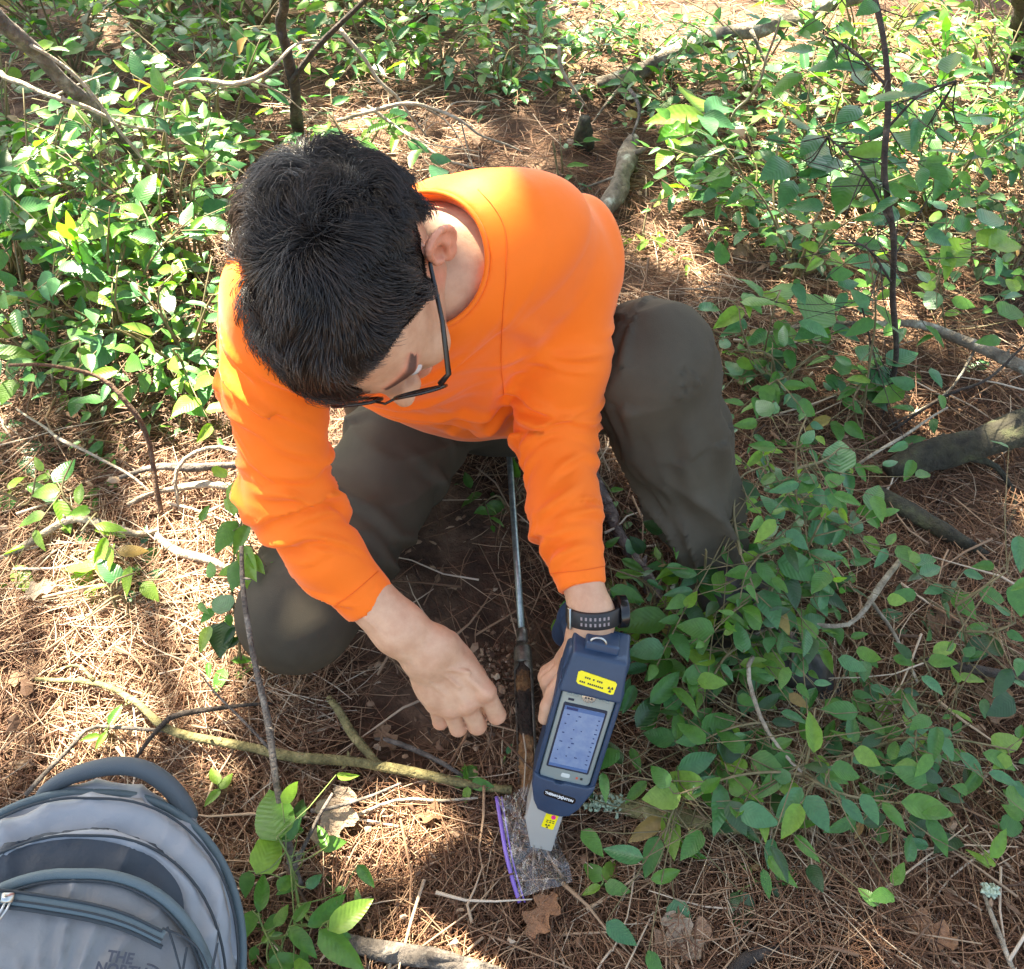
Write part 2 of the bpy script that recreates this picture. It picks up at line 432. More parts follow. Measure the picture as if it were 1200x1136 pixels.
# head frame
q_ = math.radians(12)
hF = nrm(CV(.20, -math.cos(q_), -math.sin(q_))); hU = CV(-.40, -math.sin(q_), .93); hU = nrm(hU-hF*np.dot(hU, hF)); hR = np.cross(hU, hF)
if hR[0] < 0: hR = -hR
hC = P(413, 331, .825)
HM = np.stack([hR, hF, hU], 1)            # local -> world columns
def HW(v): return hC+HM@np.asarray(v, float)
def head_sdf(p):
    q = (p-hC.astype(np.float32))@HM.astype(np.float32); x = np.abs(q[..., 0]); qs = np.stack([x, q[..., 1], q[..., 2]], -1)
    d = ell(qs, (0, -.006, .012), (.076, .098, .090))
    d = smin(d, ell(qs, (0, .040, -.030), (.058, .056, .080)), .03)
    d = smin(d, ell(qs, (0, .062, -.098), (.028, .028, .022)), .03)
    d = smin(d, cap(qs, (.054, .0, -.060), (.022, .066, -.100), .016, .014), .028)
    d = smin(d, ell(qs, (.043, .070, -.040), (.020, .018, .018)), .02)
    d = smin(d, cap(qs, (.040, .084, .004), (.006, .093, .002), .007, .008), .014)
    d = smax(d, -ell(qs, (.031, .104, -.018), (.015, .012, .011)), .012)
    d = smin(d, cap(qs, (0, .096, -.010), (0, .116, -.046), .0065, .0105), .012)
    d = smin(d, ell(qs, (.011, .104, -.050), (.008, .010, .008)), .008)
    d = smin(d, ell(qs, (0, .094, -.072), (.024, .010, .005)), .006)
    d = smin(d, ell(qs, (0, .092, -.081), (.020, .010, .006)), .006)
    nk0 = HW((0, -.032, -.060))
    return smin(d, cap(p, nk0, P(524, 312, .955), .048, .050), .025)
def join_geo(parts):
    V = []; Q = []; o = 0
    for v, q in parts: V.append(v); Q.append(q+o); o += len(v)
    return np.concatenate(V), np.concatenate(Q)
def surf(fn, lo, hi, h): return nets(fn(grid(lo, hi, h)).astype(np.float32), lo, h)
def bb(pts, pad):
    pts = np.array(pts); return pts.min(0)-pad, pts.max(0)+pad
parts = []
lo, hi = bb([hC, neckB], .135); parts.append(surf(head_sdf, lo, hi, .0024)); n_head = len(parts[0][0])
def ear_sdf_side(sgn):
    o = HW((sgn*.083, -.014, -.016)); eF = nrm(HM@np.array([sgn*-.55, 1, .10])); eU = nrm(HM@np.array([sgn*.12, -.22, 1.])); eN = nrm(np.cross(eF, eU))*1.
    if np.dot(eN, hR)*sgn < 0: eN = -eN
    E = np.stack([eN, eF, eU], 1)
    def fn(p):
        q = (p-o.astype(np.float32))@E.astype(np.float32)
        d = ell(q, (.004, -.003, .0), (.0050, .0165, .029))
        d = smax(d, -ell(q, (.0085, .002, -.002), (.0065, .009, .016)), .004)
        ring = [(.006+.003*math.sin(a), -.003-.0165*math.cos(a)*(1 if math.cos(a) > 0 else .8), .002+.029*math.sin(a)) for a in np.linspace(-1.0, 2.7, 13)]
        for a, b in zip(ring[:-1], ring[1:]): d = smin(d, cap(q, a, b, .0030, .0030), .0025)
        ah = [(.006, -.008, .012), (.007, -.006, -.004), (.006, .002, -.015)]
        for a, b in zip(ah[:-1], ah[1:]): d = smin(d, cap(q, a, b, .0025, .0025), .003)
        d = smin(d, ell(q, (.003, .002, -.026), (.0045, .008, .009)), .005)
        d = smin(d, cap(q, (.004, .012, -.003), (.005, .010, -.010), .0035, .003), .003)
        return smin(d, cap(q, (-.010, .006, .012), (-.010, .008, -.014), .008, .008), .006)
    lo, hi = o-.045, o+.045
    return surf(fn, lo, hi, .0014)
parts.append(ear_sdf_side(1)); parts.append(ear_sdf_side(-1))
# right hand (left in the picture), back of the hand towards the camera, fingers curled down
def chain(p, pts, rad, k=.004):
    d = None
    for i in range(len(pts)-1):
        c = cap(p, pts[i], pts[i+1], rad[i], rad[i+1]); d = c if d is None else smin(d, c, k)
    return d
foreR = P(406, 675, .9635)
mcpR = [P(569, 812, 1.018), P(548, 826, 1.022), P(527, 831, 1.028), P(510, 826, 1.036)]
pipR = [P(582, 838, 1.045), P(559, 850, 1.050), P(537, 853, 1.055), P(516, 846, 1.058)]
dipR = [P(573, 834, 1.066), P(557, 840, 1.074), P(539, 842, 1.076), P(520, 835, 1.074)]
tipR = [P(560, 824, 1.076), P(547, 829, 1.084), P(534, 829, 1.084), P(519, 822, 1.080)]
def handR_sdf(p):
    d = chain(p, [foreR, P(468, 737, .985), wrR], [.0278, .0284, .0270], .012)
    fl = CV(.0, 0, 0)
    d = smin(d, cap(p, wrR+CV(.007, .007, .002), wrR+CV(-.008, -.007, -.002), .0215, .0215), .012)
    pal = None
    roots = [wrR+CV(.0095, .004, -.006), wrR+CV(.003, .0, -.004), wrR+CV(-.004, -.005, -.006), wrR+CV(-.009, -.009, -.008)]
    for r0, m, ra in zip(roots, mcpR, (.0128, .0130, .0122, .0112)):
        c = cap(p, r0, m+CV(0, 0, -.004), .0178, ra); pal = c if pal is None else smin(pal, c, .015)
    pal = smin(pal, ell(p, (mcpR[0]+mcpR[3]+wrR*1.6)/3.6+CV(0, 0, -.012), (.034, .034, .0165), np.stack([nrm(mcpR[0]-mcpR[3]), nrm(np.cross(mcpR[0]-mcpR[3], FWD)), FWD], 1)), .02)
    d = smin(d, pal, .012)
    for i in range(4):
        d = smin(d, ell(p, mcpR[i]+CV(0, .001, .0045), (.0100, .0100, .0092)), .005)
    for i, (ra, rb) in enumerate(((.0108, .0096), (.0112, .0098), (.0104, .0094), (.0092, .0084))):
        f = chain(p, [mcpR[i]+CV(0, -.0, -.003), pipR[i], dipR[i], tipR[i]], [ra, ra, rb, rb*.86], .003)
        d = smin(d, f, .0022)
    th = chain(p, [wrR+CV(.018, .004, -.020), P(556, 792, 1.052), P(571, 812, 1.068), P(566, 828, 1.078)], [.017, .0125, .0105, .0085], .006)
    d = smin(d, th, .008)
    for vn in ([P(452, 722, .955), P(490, 752, .972), P(512, 782, .985), P(538, 806, .999)], [P(430, 726, .95), P(478, 770, .972), P(500, 796, .992), P(520, 812, 1.004)], [P(512, 782, .985), P(550, 788, .998)]):
        d = smin(d, chain(p, vn, [.0016]*4, .002), .004)
    # tendons
    for i in range(4):
        a = roots[i]+(mcpR[i]-roots[i])*.35+CV(0, 0, .0138); b = mcpR[i]+CV(0, .002, .0105)
        d = smin(d, cap(p, a, b, .0026, .0034), .005)
    return d
lo, hi = bb([foreR, wrR]+tipR+mcpR+pipR, .045); parts.append(surf(handR_sdf, lo, hi, .0019)); nR0 = sum(len(v) for v, _ in parts[:3]); nR1 = nR0+len(parts[-1][0])
# left hand gripping the analyser's handle
foreL = P(676, 660, 1.044)
mcpL = [P(668, 786, 1.050), P(664, 782, 1.075), P(661, 778, 1.100), P(660, 775, 1.122)]
pipL = [P(650, 812, 1.046), P(643, 800, 1.075), P(640, 794, 1.100), P(641, 788, 1.120)]
dipL = [P(642, 828, 1.048), P(646, 814, 1.082), P(645, 806, 1.104), P(648, 800, 1.125)]
tipL = [P(638, 842, 1.052), P(655, 822, 1.090), P(655, 814, 1.112), P(657, 808, 1.13)]
def handL_sdf(p):
    d = chain(p, [foreL, wrL, P(692, 745, 1.030)], [.0245, .0238, .025], .015)
    roots = [P(684, 748, 1.035), P(685, 748, 1.046), P(688, 750, 1.054), P(690, 752, 1.062)]
    for r0, m, ra in zip(roots, mcpL, (.013, .013, .0125, .0115)):
        d = smin(d, cap(p, r0, m, .018, ra), .014)
    for i, (ra, rb) in enumerate(((.0104, .0092), (.0106, .0094), (.010, .009), (.009, .008))):
        d = smin(d, chain(p, [mcpL[i], pipL[i], dipL[i], tipL[i]], [ra*1.05, ra, rb, rb*.85], .003), .003)
    d = smin(d, chain(p, [P(696, 748, 1.060), P(712, 780, 1.10), P(716, 806, 1.115), P(712, 828, 1.115)], [.017, .013, .0108, .0085], .006), .01)
    return d
lo, hi = bb([foreL, wrL]+tipL+mcpL+[P(738, 802, 1.086)], .045); parts.append(surf(handL_sdf, lo, hi, .0021))
# the rest of the body under the clothes
def core_sdf(p):
    d = sweep(p, (shR+shL)/2, pelvis, shL-shR, (1, .1, 0), ([0, .5, 1], [.12, .13, .13]), ([0, 1], [.07, .09]))
    d = smin(d, cap(p, shR, shL, .04, .04), .03); d = smin(d, cap(p, neckB, (shR+shL)/2, .05, .06), .03)
    d = smin(d, chain(p, [shR, elR, foreR], [.036, .032, .030], .02), .02); d = smin(d, chain(p, [shL, elL, foreL], [.036, .032, .028], .02), .02)
    d = smin(d, chain(p, [hipR, knR, anR], [.06, .045, .03], .02), .03); d = smin(d, chain(p, [hipL, knL, P(792, 530, 1.18)], [.06, .04, .02], .02), .03)
    return d
lo, hi = bb([shR, shL, neckB, pelvis, knR, anR, knL, anL, foreR, hipL], .11); parts.append(surf(core_sdf, lo, hi, .012))
V, Q = join_geo(parts)
tn = np.zeros(len(V))
lc = (V[:n_head]-hC)@HM
st = np.clip((lc[:, 1]-.015)/.03, 0, 1)*np.clip((-.058-lc[:, 2])/.02, 0, 1)
sb = np.exp(-((lc[:, 1]-.012)/.012)**2-((lc[:, 2]+.03)/.03)**2)*.5
brow = 1.6*np.exp(-((lc[:, 2]-.005-.12*(np.abs(lc[:, 0])-.02))/.006)**2)*((np.abs(lc[:, 0]) > .012) & (np.abs(lc[:, 0]) < .052))*(lc[:, 1] > .06)*1.0
tn[:n_head] = np.clip(st*.62+sb+brow, 0, 1)
for m in mcpR+pipR: 
    dd = np.linalg.norm(V[nR0:nR1]-m, axis=1); tn[nR0:nR1] = np.maximum(tn[nR0:nR1], .45*np.exp(-(dd/.011)**2))
for i in range(len(parts)):
    if i in (1, 2):
        a = sum(len(v) for v, _ in parts[:i]); tn[a:a+len(parts[i][0])] = .45
obj('body', V, Q, M_skin, root_person, attrs={'tint': tn})

# ---- shirt
def polyparam(V, pts):
    "arc length, angle and distance along a polyline"
    best = np.full(len(V), 1e9); S = np.zeros(len(V)); PH = np.zeros(len(V)); acc = 0
    ref = UPV
    for a, b in zip(pts[:-1], pts[1:]):
        d = b-a; L = np.linalg.norm(d); dn = d/L; t = np.clip(((V-a)@dn)/L, 0, 1); q = V-a-t[:, None]*d
        r = np.linalg.norm(q, axis=1); e1 = nrm(ref-dn*np.dot(ref, dn)); e2 = np.cross(dn, e1)
        m = r < best; best[m] = r[m]; S[m] = acc+t[m]*L; PH[m] = np.arctan2(q[m]@e2, q[m]@e1); acc += L
    return S, PH, best
slR = [P(338, 345, .80), P(324, 450, .872), P(338, 582, .93), P(382, 648, .952), P(431, 703, .975)]
slL = [P(662, 325, 1.0), P(660, 420, 1.045), P(651, 505, 1.085), P(662, 600, 1.065), P(682, 686, 1.035)]
COL0 = P(500, 306, .875); COL1 = P(530, 312, .955)
def torso(p):
    c0 = (shR+shL)/2*.92+neckB*.08
    d = sweep(p, c0, pelvis, shL-shR, (1, .12, 0), ([0, .25, .55, 1], [.165, .178, .188, .17]), ([0, .3, .6, 1], [.085, .108, .122, .12]))
    d = smin(d, cap(p, shR, neckB, .056, .05), .05); d = smin(d, cap(p, shL, neckB, .056, .055), .045)
    return smin(d, cap(p, shL, shL+(pelvis-neckB)*.35, .055, .046), .04)
def shirt_sdf(p):
    d = torso(p)
    d = smin(d, chain(p, slR, [.055, .047, .0425, .0370, .0318], .02), .018)
    d = smin(d, chain(p, slL, [.056, .053, .0465, .0405, .0285], .02), .018)
    nk0 = HW((0, -.032, -.060))
    d = smax(d, -cap(p, COL1, COL0+nrm(COL0-COL1)*.09, .044, .082), .006)
    # open bottom hem and cuffs: flat ends, hollow inside
    dn = nrm(pelvis-neckB)
    d = smax(d, ((p-(neckB+dn*.37))@dn.astype(np.float32)), .012)
    for a, b, L in ((slR[-2], slR[-1], .004), (slL[-2], slL[-1], .004)):
        u = nrm(b-a); q = p-(b+u*L)
        near = np.sqrt((q*q).sum(-1)) < .10
        cut = np.where(near, q@u.astype(np.float32), -1)
        d = smax(d, cut, .002)
        r = .0285 if a is slR[-2] else .0262
        d = np.where(near, smax(d, -cap(p, b-u*.010, b+u*.05, r*.7, r*1.02), .002), d)
    return d
def fold(x): return 1-2*np.abs(np.sin(x))**.75
def shirt_disp(V, N):
    D = np.zeros(len(V)); Vp = V.astype(float)
    n1 = vnoise(Vp, 9, 1); n2 = vnoise(Vp, 22, 2); n3 = vnoise(Vp, 5, 4)
    for pts, par in ((slR, 0), (slL, 1)):
        S, PH, R = polyparam(Vp, pts); w = np.clip((.080-R)/.02, 0, 1)
        L = sum(np.linalg.norm(b-a) for a, b in zip(pts[:-1], pts[1:])); e = [.28, .36][par]*1.
        se = np.linalg.norm(pts[1]-pts[0])+np.linalg.norm(pts[2]-pts[1])
        a1 = .0062*np.exp(-((S-se)/.06)**2)+.0034*np.clip((S-.05)/.1, 0, 1)
        if par == 1: a1 = a1+.0015*np.clip((S-se)/.05, 0, 1)
        a1 *= np.clip((L-.012-S)/.02, 0, 1)
        cr = np.random.default_rng(40+par); SW = S+.006*n1+.003*n2
        for k in range(64):
            s0 = cr.uniform(.05, L-.02) if k % 3 else se+cr.normal(0, .035); p0 = cr.uniform(-3.14, 3.14); ln = cr.uniform(.35, 1.2); tl = cr.normal(.010, .014) if par else cr.normal(-.012, .014); wdh = cr.uniform(.0035, .0075)
            dp = (PH-p0+math.pi) % (2*math.pi)-math.pi; dd = (SW-s0-tl*dp-.008*dp*dp*cr.choice([-1, 1]))/wdh
            D += w*np.clip((L-.008-S)/.02, 0, 1)*wdh*1.0*cr.uniform(.4, 1.2)*(np.exp(-dd*dd)-.55*np.exp(-((dd-1.7)/1.0)**2))*np.exp(-(dp/ln)**2)
        D += w*.0016*n1+w*.0009*n2
        hem = np.exp(-((S-(L-.016))/.0012)**2); D -= w*.0008*hem
    # long soft folds of the chest
    b = nrm(shL-shR); dn = nrm(pelvis-neckB)
    u = (Vp-neckB)@b; t = (Vp-neckB)@dn
    S1, _, R1 = polyparam(Vp, slR); S2, _, R2 = polyparam(Vp, slL); wt = np.clip((np.minimum(R1, R2)-.055)/.03, 0, 1)
    D += wt*.0035*n3
    cr = np.random.default_rng(77)
    for k in range(26):
        a0 = np.array([cr.uniform(-.16, .17), cr.uniform(.02, .33)]); th = cr.normal(.75 if a0[0] > 0 else -.9, .35); ca_, sa_ = math.cos(th), math.sin(th); wdh = cr.uniform(.006, .013); ln = cr.uniform(.05, .13)
        e1 = (u-a0[0])*ca_+(t-a0[1])*sa_; e2 = -(u-a0[0])*sa_+(t-a0[1])*ca_+.010*n1
        D += wt*wdh*.75*(np.exp(-(e2/wdh)**2)-.5*np.exp(-((e2/wdh-1.8))**2))*np.exp(-(e1/ln)**2)
    return D
lo, hi = bb([shR, shL, slR[-1], slL[-1], slR[1], slL[2], neckB, pelvis-np.array([0, .1, 0])], .135)
hi[2] = min(hi[2], .84)
shirt = sdf_obj('shirt', shirt_sdf, lo, hi, .0037, M_shirt, root_person, disp=shirt_disp)
from mathutils.bvhtree import BVHTree
def on_surface(o, pix, lift=.0006, n=24):
    bv = BVHTree.FromPolygons([v.co[:] for v in o.data.vertices], [p.vertices[:] for p in o.data.polygons]); out = []
    px = spline([(a, b, 0) for a, b in pix], n)
    for a, b, _ in px:
        d = Vector(P(a, b, 1.)-CAM).normalized(); h, nn, _i, _d = bv.ray_cast(Vector(CAM), d)
        if h is not None: out.append(np.array(h)+np.array(nn)*lift)
    return out
M_seamo = material('orange_thread', base=(.80, .125, .006), rough=.7)
for sp in ([(560, 222), (580, 245), (592, 272), (593, 320), (589, 370), (587, 420), (590, 462)], [(392, 711), (415, 694), (443, 670)], [(645, 672), (680, 669), (708, 664)]):
    gs_ = Geo(); q = on_surface(shirt, sp)
    if len(q) > 3: gs_.tube(q, .0005, 5); gs_.obj('seam', M_seamo, shirt)
# collar band
ax_ = nrm(COL0-COL1); ref = nrm(np.cross(ax_, hR)); ref2 = np.cross(ax_, ref)
pts = []
for a in np.linspace(0, 2*math.pi, 49):
    dr = ref*math.cos(a)+ref2*math.sin(a)
    # walk along the opening wall to where it meets the shirt's outer surface
    ts = np.linspace(-.02, .14, 90); q = COL1+np.outer(ts, ax_)+dr*(.0450+(.0375/(np.linalg.norm(COL0-COL1)+.09))*np.clip(ts, 0, .2))[:, None]
    dv = torso(q.astype(np.float32)[None])[0]
    k = np.argmax(dv > 0) if (dv > 0).any() else 60
    pts.append(q[k])
pts = np.array(pts); pts[-1] = pts[0]
for _ in range(2):
    pts[:-1] = (np.roll(pts[:-1], 1, 0)+pts[:-1]*2+np.roll(pts[:-1], -1, 0))/4
    pts[-1] = pts[0]
gc = Geo(); gc.tube(pts, .0026, 8, capped=False); gc.obj('collar', M_shirt, shirt)

# ---- trousers
mh = P(565, 475, 1.36)
def trouser_sdf(p):
    d = sweep(p, neckB+(pelvis-neckB)*.70, pelvis+nrm(pelvis-neckB)*.06, (1, .1, 0), (1, .05, 0), ([0, 1], [.155, .165]), ([0, 1], [.10, .12]))
    d = smin(d, chain(p, [hipR, knR], [.095, .0765], .02), .03)
    d = smin(d, chain(p, [knR+np.array([0, .01, -.0]), knR+(anR-knR)*.5, anR], [.072, .060, .052], .02), .02)
    d = smin(d, chain(p, [hipL, knL], [.098, .0755], .02), .03)
    d = smin(d, chain(p, [knL, P(786, 505, 1.17), P(813, 600, 1.24), P(838, 668, 1.275)], [.0755, .0745, .057, .048], .02), .02)
    return d
def trouser_disp(V, N):
    Vp = V.astype(float); n1 = vnoise(Vp, 7, 11); n2 = vnoise(Vp, 18, 12)
    S, PH, R = polyparam(Vp, [hipL, knL, P(795, 505, 1.17), P(838, 668, 1.275)])
    kL = np.linalg.norm(knL-hipL); w = np.clip((.11-R)/.03, 0, 1)
    D = w*.011*np.clip((S-kL)/.05, 0, 1)*fold(PH*2.6+2.0*n1+S*5)*np.clip(.5+.8*n1, .2, 1)
    D += w*.003*np.exp(-((S-kL+.03)/.04)**2)*fold(S*60+2*n1+2*PH)
    S, PH, R = polyparam(Vp, [hipR, knR]); kL = np.linalg.norm(knR-hipR); w = np.clip((.11-R)/.03, 0, 1)*np.clip((kL-.045-S)/.06, 0, 1)
    D += w*.0062*fold(S*42+1.7*np.sin(PH*2)+3*n1)*np.clip(.55+n2, 0, 1)
    S, PH, R = polyparam(Vp, [hipR, knR]);  D += np.clip((.1-R)/.03, 0, 1)*np.exp(-((S-kL)/.09)**2)*.003*fold(PH*3+3*n1)*np.clip(PH, 0, 1)
    for pts, s_ in (([hipL, knL, P(781, 505, 1.17), P(830, 668, 1.275)], 1), ([hipR, knR], 2)):
        S, PH, R = polyparam(Vp, pts); cr = np.random.default_rng(60+s_); k0 = np.linalg.norm(pts[1]-pts[0]); w = np.clip((.115-R)/.03, 0, 1)
        for k in range(40):
            s0 = cr.uniform(.1, k0-.03) if s_ == 2 or k % 2 else cr.uniform(k0, k0+.3); p0 = cr.uniform(-3.14, 3.14); wdh = cr.uniform(.005, .010); along = (s_ == 1 and s0 > k0)
            dp = (PH-p0+math.pi) % (2*math.pi)-math.pi
            if along: dd = (dp*.07-(S-s0)*cr.normal(0, .15)+.006*n1)/wdh; win = np.exp(-((S-s0)/.07)**2)
            else: dd = (S-s0-cr.normal(0, .02)*dp+.008*n1)/wdh; win = np.exp(-(dp/cr.uniform(.4, 1.1))**2)
            D += w*wdh*.62*(np.exp(-dd*dd)-.5*np.exp(-(dd-1.7)**2))*win
    return D+.003*n1+.0005*n2
lo, hi = bb([pelvis, hipR, hipL, knR, anR, knL, anL], .145); lo[2] = .0
sdf_obj('trousers', trouser_sdf, lo, hi, .0055, M_trouser, root_person, disp=trouser_disp)
# ---- boots
def boot(an, toe, name='boot'):
    d0 = toe-an; d0[2] = 0; f = nrm(d0); s = np.cross(f, [0, 0, 1.]); gz = float(gh(an[0], an[1])); h0 = an*1.; sole = np.array([an[0], an[1], gz+.012])
    heel = sole-f*.045; tp = sole+f*.175
    def fn(p):
        d = chain(p, [np.array([an[0], an[1], gz+.15]), np.array([an[0], an[1], gz+.07])], [.052, .046], .01)
        d = smin(d, cap(p, heel+[0, 0, .035], sole+f*.06+np.array([0, 0, .045]), .036, .040), .03)
        d = smin(d, cap(p, sole+f*.05+np.array([0, 0, .035]), tp+np.array([0, 0, .022])-f*.04, .040, .034), .02)
        d = smax(d, -(p[..., 2]-(gz+.016)), .006)
        return d
    lo, hi = bb([heel, tp, an+[0, 0, .07]], .08); lo[2] = gz-.01
    o = sdf_obj(name, fn, lo, hi, .004, M_boot, root_person)
    g = Geo(); out = []
    for a in np.linspace(0, 2*math.pi, 29)[:-1]:
        c = (sole+f*.065); out.append((.045*math.sin(a)*(1-.1*math.cos(a)), .135*math.cos(a)))
    prism(g, out, -.018, .012, (sole+f*.065, s, f, np.array([0, 0, 1.])))
    bevel(g.obj('sole', M_black, o, smooth=False), .003, 2)
    gl = Geo()
    for k in range(5):
        c = sole+f*(.035+.020*k)+np.array([0, 0, .098-.0085*k]); 
        gl.tube([c-s*.028-[0, 0, .012], c-s*.012+[0, 0, .001], c+s*.010+f*.012+[0, 0, .001], c+s*.028+f*.016-[0, 0, .012]], .0024, 6)
    c = sole+f*.03+np.array([0, 0, .104]); 
    for sg in (-1, 1):
        gl.tube([c, c+s*.02*sg+[0, 0, .016], c+s*.042*sg+f*.01+[0, 0, .002], c+s*.03*sg+f*.03-[0, 0, .012]], .0024, 6)
    gl.obj('shoelace', M_lace, o)
    return o
boot(anL, P(925, 815, 1.36))
boot(anR+np.array([0, .02, 0]), anR+np.array([.02, .2, 0]))
# ---- hair
thF = [-.12, -.065, -.048, -.040, .008, .012, .022, .032, .050, .075, .11]; thU = [-.085, -.085, -.065, -.012, -.002, -.020, -.026, .004, .034, .050, .055]
def hair_mask(l): return l[..., 2]-np.interp(l[..., 1], thF, thU)+np.where(l[..., 0] < 0, .05, 0)
def cap_sdf(p):
    q = (p-hC.astype(np.float32))@HM.astype(np.float32)
    d = ell(q, (0, -.007, .013), (.0790, .1035, .0955)); m = hair_mask(q)
    return smax(smax(d, -m.astype(np.float32)*.9, .006), -ell(q, (0, -.0, .0), (.06, .08, .07)), .001)
lo, hi = hC-.125, hC+.125
hcap = sdf_obj('hair', cap_sdf, lo, hi, .0032, material('hair_undercoat', base=(.006, .0045, .004), rough=.9, spec=.1, bump=[('noise', 300, .8, .003)]), root_person)
def strands(n, seed):
    r = np.random.default_rng(seed)
    c = np.array([0, -.007, .013]); ra = np.array([.0775, .1015, .0935])
    d = r.normal(size=(n*3, 3)); d /= np.linalg.norm(d, axis=1)[:, None]; l = c+d*ra
    l = l[hair_mask(l) > .001][:n]; n = len(l)
    wh = nrm([.50, -.50, .70]); wp = c+wh*ra
    clump = np.c_[vnoise(l, 60, 31+seed), vnoise(l, 60, 32+seed), vnoise(l, 60, 33+seed)]; big = np.c_[vnoise(l, 22, 34), vnoise(l, 22, 35), vnoise(l, 22, 36)]
    top = np.clip((hair_mask(l)-.012)/.045, 0, 1); front = np.clip((l[:, 1]-.02)/.06, 0, 1)
    L = (.012+.036*top)*r.uniform(.6, 1.2, n)*(1+.35*front*top)*(1-.72*np.clip((np.abs(l[:, 0])-.035)/.03, 0, 1))*np.clip(.25+hair_mask(l)/.022, .25, 1)**np.where(l[:, 0] > .02, 1, 0)
    lift = (.0015+.0115*top)*r.uniform(.4, 1.25, n)*(1+.8*clump[:, 0]+.6*big[:, 1])
    wild = r.normal(0, .09, (n, 3)); steps = 6; P0 = l.copy(); V = [P0.copy()]
    for k in range(1, steps):
        nn = (P0-c)/(ra*ra); nn /= np.linalg.norm(nn, axis=1)[:, None]
        v = P0-wp; v /= np.linalg.norm(v, axis=1)[:, None]+1e-6
        fw = np.array([-.35, .75, -.25]); sw = np.cross(np.broadcast_to(nn, v.shape), v)
        dist = np.linalg.norm(P0-wp, axis=1)
        g = v*1.0+sw*(.9*np.exp(-dist/.04)+.25)[:, None]+fw*(.55*np.clip(dist/.05, 0, 1)*top)[:, None]+big*1.25+clump*(.70+.65*k/steps)+wild*(.4+.8*top)[:, None]
        g[:, 2] -= .5*(1-top)
        g -= nn*(g*nn).sum(1)[:, None]; g /= np.linalg.norm(g, axis=1)[:, None]
        P0 = P0+g*(L/(steps-1))[:, None]
        t = k/(steps-1); hgt = lift*math.sin(min(1, t*1.15)*math.pi*.62)
        e = (P0-c)/ra; e /= np.linalg.norm(e, axis=1)[:, None]; P0 = c+e*ra+nn*hgt[:, None]
        V.append(P0.copy())
    V = np.stack(V, 1)                       # n, steps, 3 (local)
    Wv = hC+V@HM.T
    T = np.gradient(Wv, axis=1); T /= np.linalg.norm(T, axis=2)[..., None]
    s = np.cross(T, (CAM-hC)/np.linalg.norm(CAM-hC)+.2*np.array([.3, .5, .8])); s /= np.linalg.norm(s, axis=2)[..., None]; u = np.cross(s, T)
    wd = np.array([.6, 1, 1, .9, .65, .2])*.00032
    ring = []
    for a in (0, 2.09, 4.19):
        ring.append(Wv+(s*math.cos(a)+u*math.sin(a))*wd[None, :, None])
    R_ = np.stack(ring, 2)                   # n, steps, 3, 3
    base = np.arange(n)[:, None]*(steps*3); Qs = []
    for k in range(steps-1):
        for a, b in ((0, 1), (1, 2), (2, 0)): Qs.append(np.concatenate([base+k*3+a, base+k*3+b, base+k*3+3+b, base+k*3+3+a], 1))
    Q = np.stack(Qs, 1).reshape(-1, 4)
    tn = np.clip(.45+.35*clump[:, 1]+r.normal(0, .18, n)+.25*(1-top)*(l[:, 0] > 0), 0, 1)
    return R_.reshape(-1, 3), Q, np.repeat(tn, steps*3)
V, Q, A = strands(36000, 1)
o = obj('hair_strands', V, Q, M_hair, hcap, attrs={'tint': A}); o['kind'] = 'stuff'
# eyebrows / eyelashes are in the body's colour; eyes
for sx in (-1, 1):
    g = Geo(); bm = bmesh.new(); bmesh.ops.create_uvsphere(bm, u_segments=16, v_segments=10, radius=.0118)
    vv = [HW((sx*.031, .083, -.018))+np.array(v.co) for v in bm.verts]; ff = [tuple(v.index for v in f.verts) for f in bm.faces]; bm.free()
    g.add(vv, ff); g.obj('eye', material('eyeball', base=(.6, .57, .54), rough=.2), root_person)
# ---- glasses (worn, so part of what he wears but an object he could take off)
gl_root = empty('eyeglasses', HW((0, .112, -.012)), 'thin dark framed eyeglasses worn by the kneeling man', 'eyeglasses')
M_frame = material('glasses_frame', base=(.015, .012, .012), rough=.25)
M_lens = material('glasses_lens', base=(1, 1, 1), rough=.02, transmission=1.)
g = Geo()
for sx in (-1, 1):
    ring = [HW((sx*(.036+.0255*math.copysign(abs(math.cos(a))**.7, math.cos(a))), .1125-.05*abs(.036+.0255*math.cos(a))**1.5*4, -.016+.0165*math.copysign(abs(math.sin(a))**.8, math.sin(a)))) for a in np.linspace(0, 2*math.pi, 33)]
    g.tube(ring, .0018, 8, capped=False)
g.tube([HW((-.012, .1125, -.010)), HW((0, .116, -.008)), HW((.012, .1125, -.010))], .0013, 6)
g.obj('frame', M_frame, gl_root)
for sx in (-1, 1):
    gt = Geo(); gt.tube([HW((sx*.0625, .106, -.008)), HW((sx*.074, .098, -.007)), HW((sx*.0805, .05, -.004)), HW((sx*.0835, .0, .002)), HW((sx*.083, -.012, -.006)), HW((sx*.080, -.026, -.024))], [.0030, .0028, .0022, .0018, .0016], 8)
    gt.obj('temple_arm', M_frame, gl_root)
    gn = Geo(); ring = [HW((sx*(.036+.0245*math.copysign(abs(math.cos(a))**.7, math.cos(a))), .1122-.05*abs(.036+.0245*math.cos(a))**1.5*4, -.016+.0155*math.copysign(abs(math.sin(a))**.8, math.sin(a)))) for a in np.linspace(0, 2*math.pi, 25)[:-1]]
    off = hF*.0008; n_ = len(ring)
    gn.add(ring+[v+off for v in ring], [tuple(range(n_))[::-1], tuple(range(n_, 2*n_))]+[(i, (i+1) % n_, (i+1) % n_+n_, i+n_) for i in range(n_)]); gn.obj('lens', M_lens, gl_root, smooth=False)
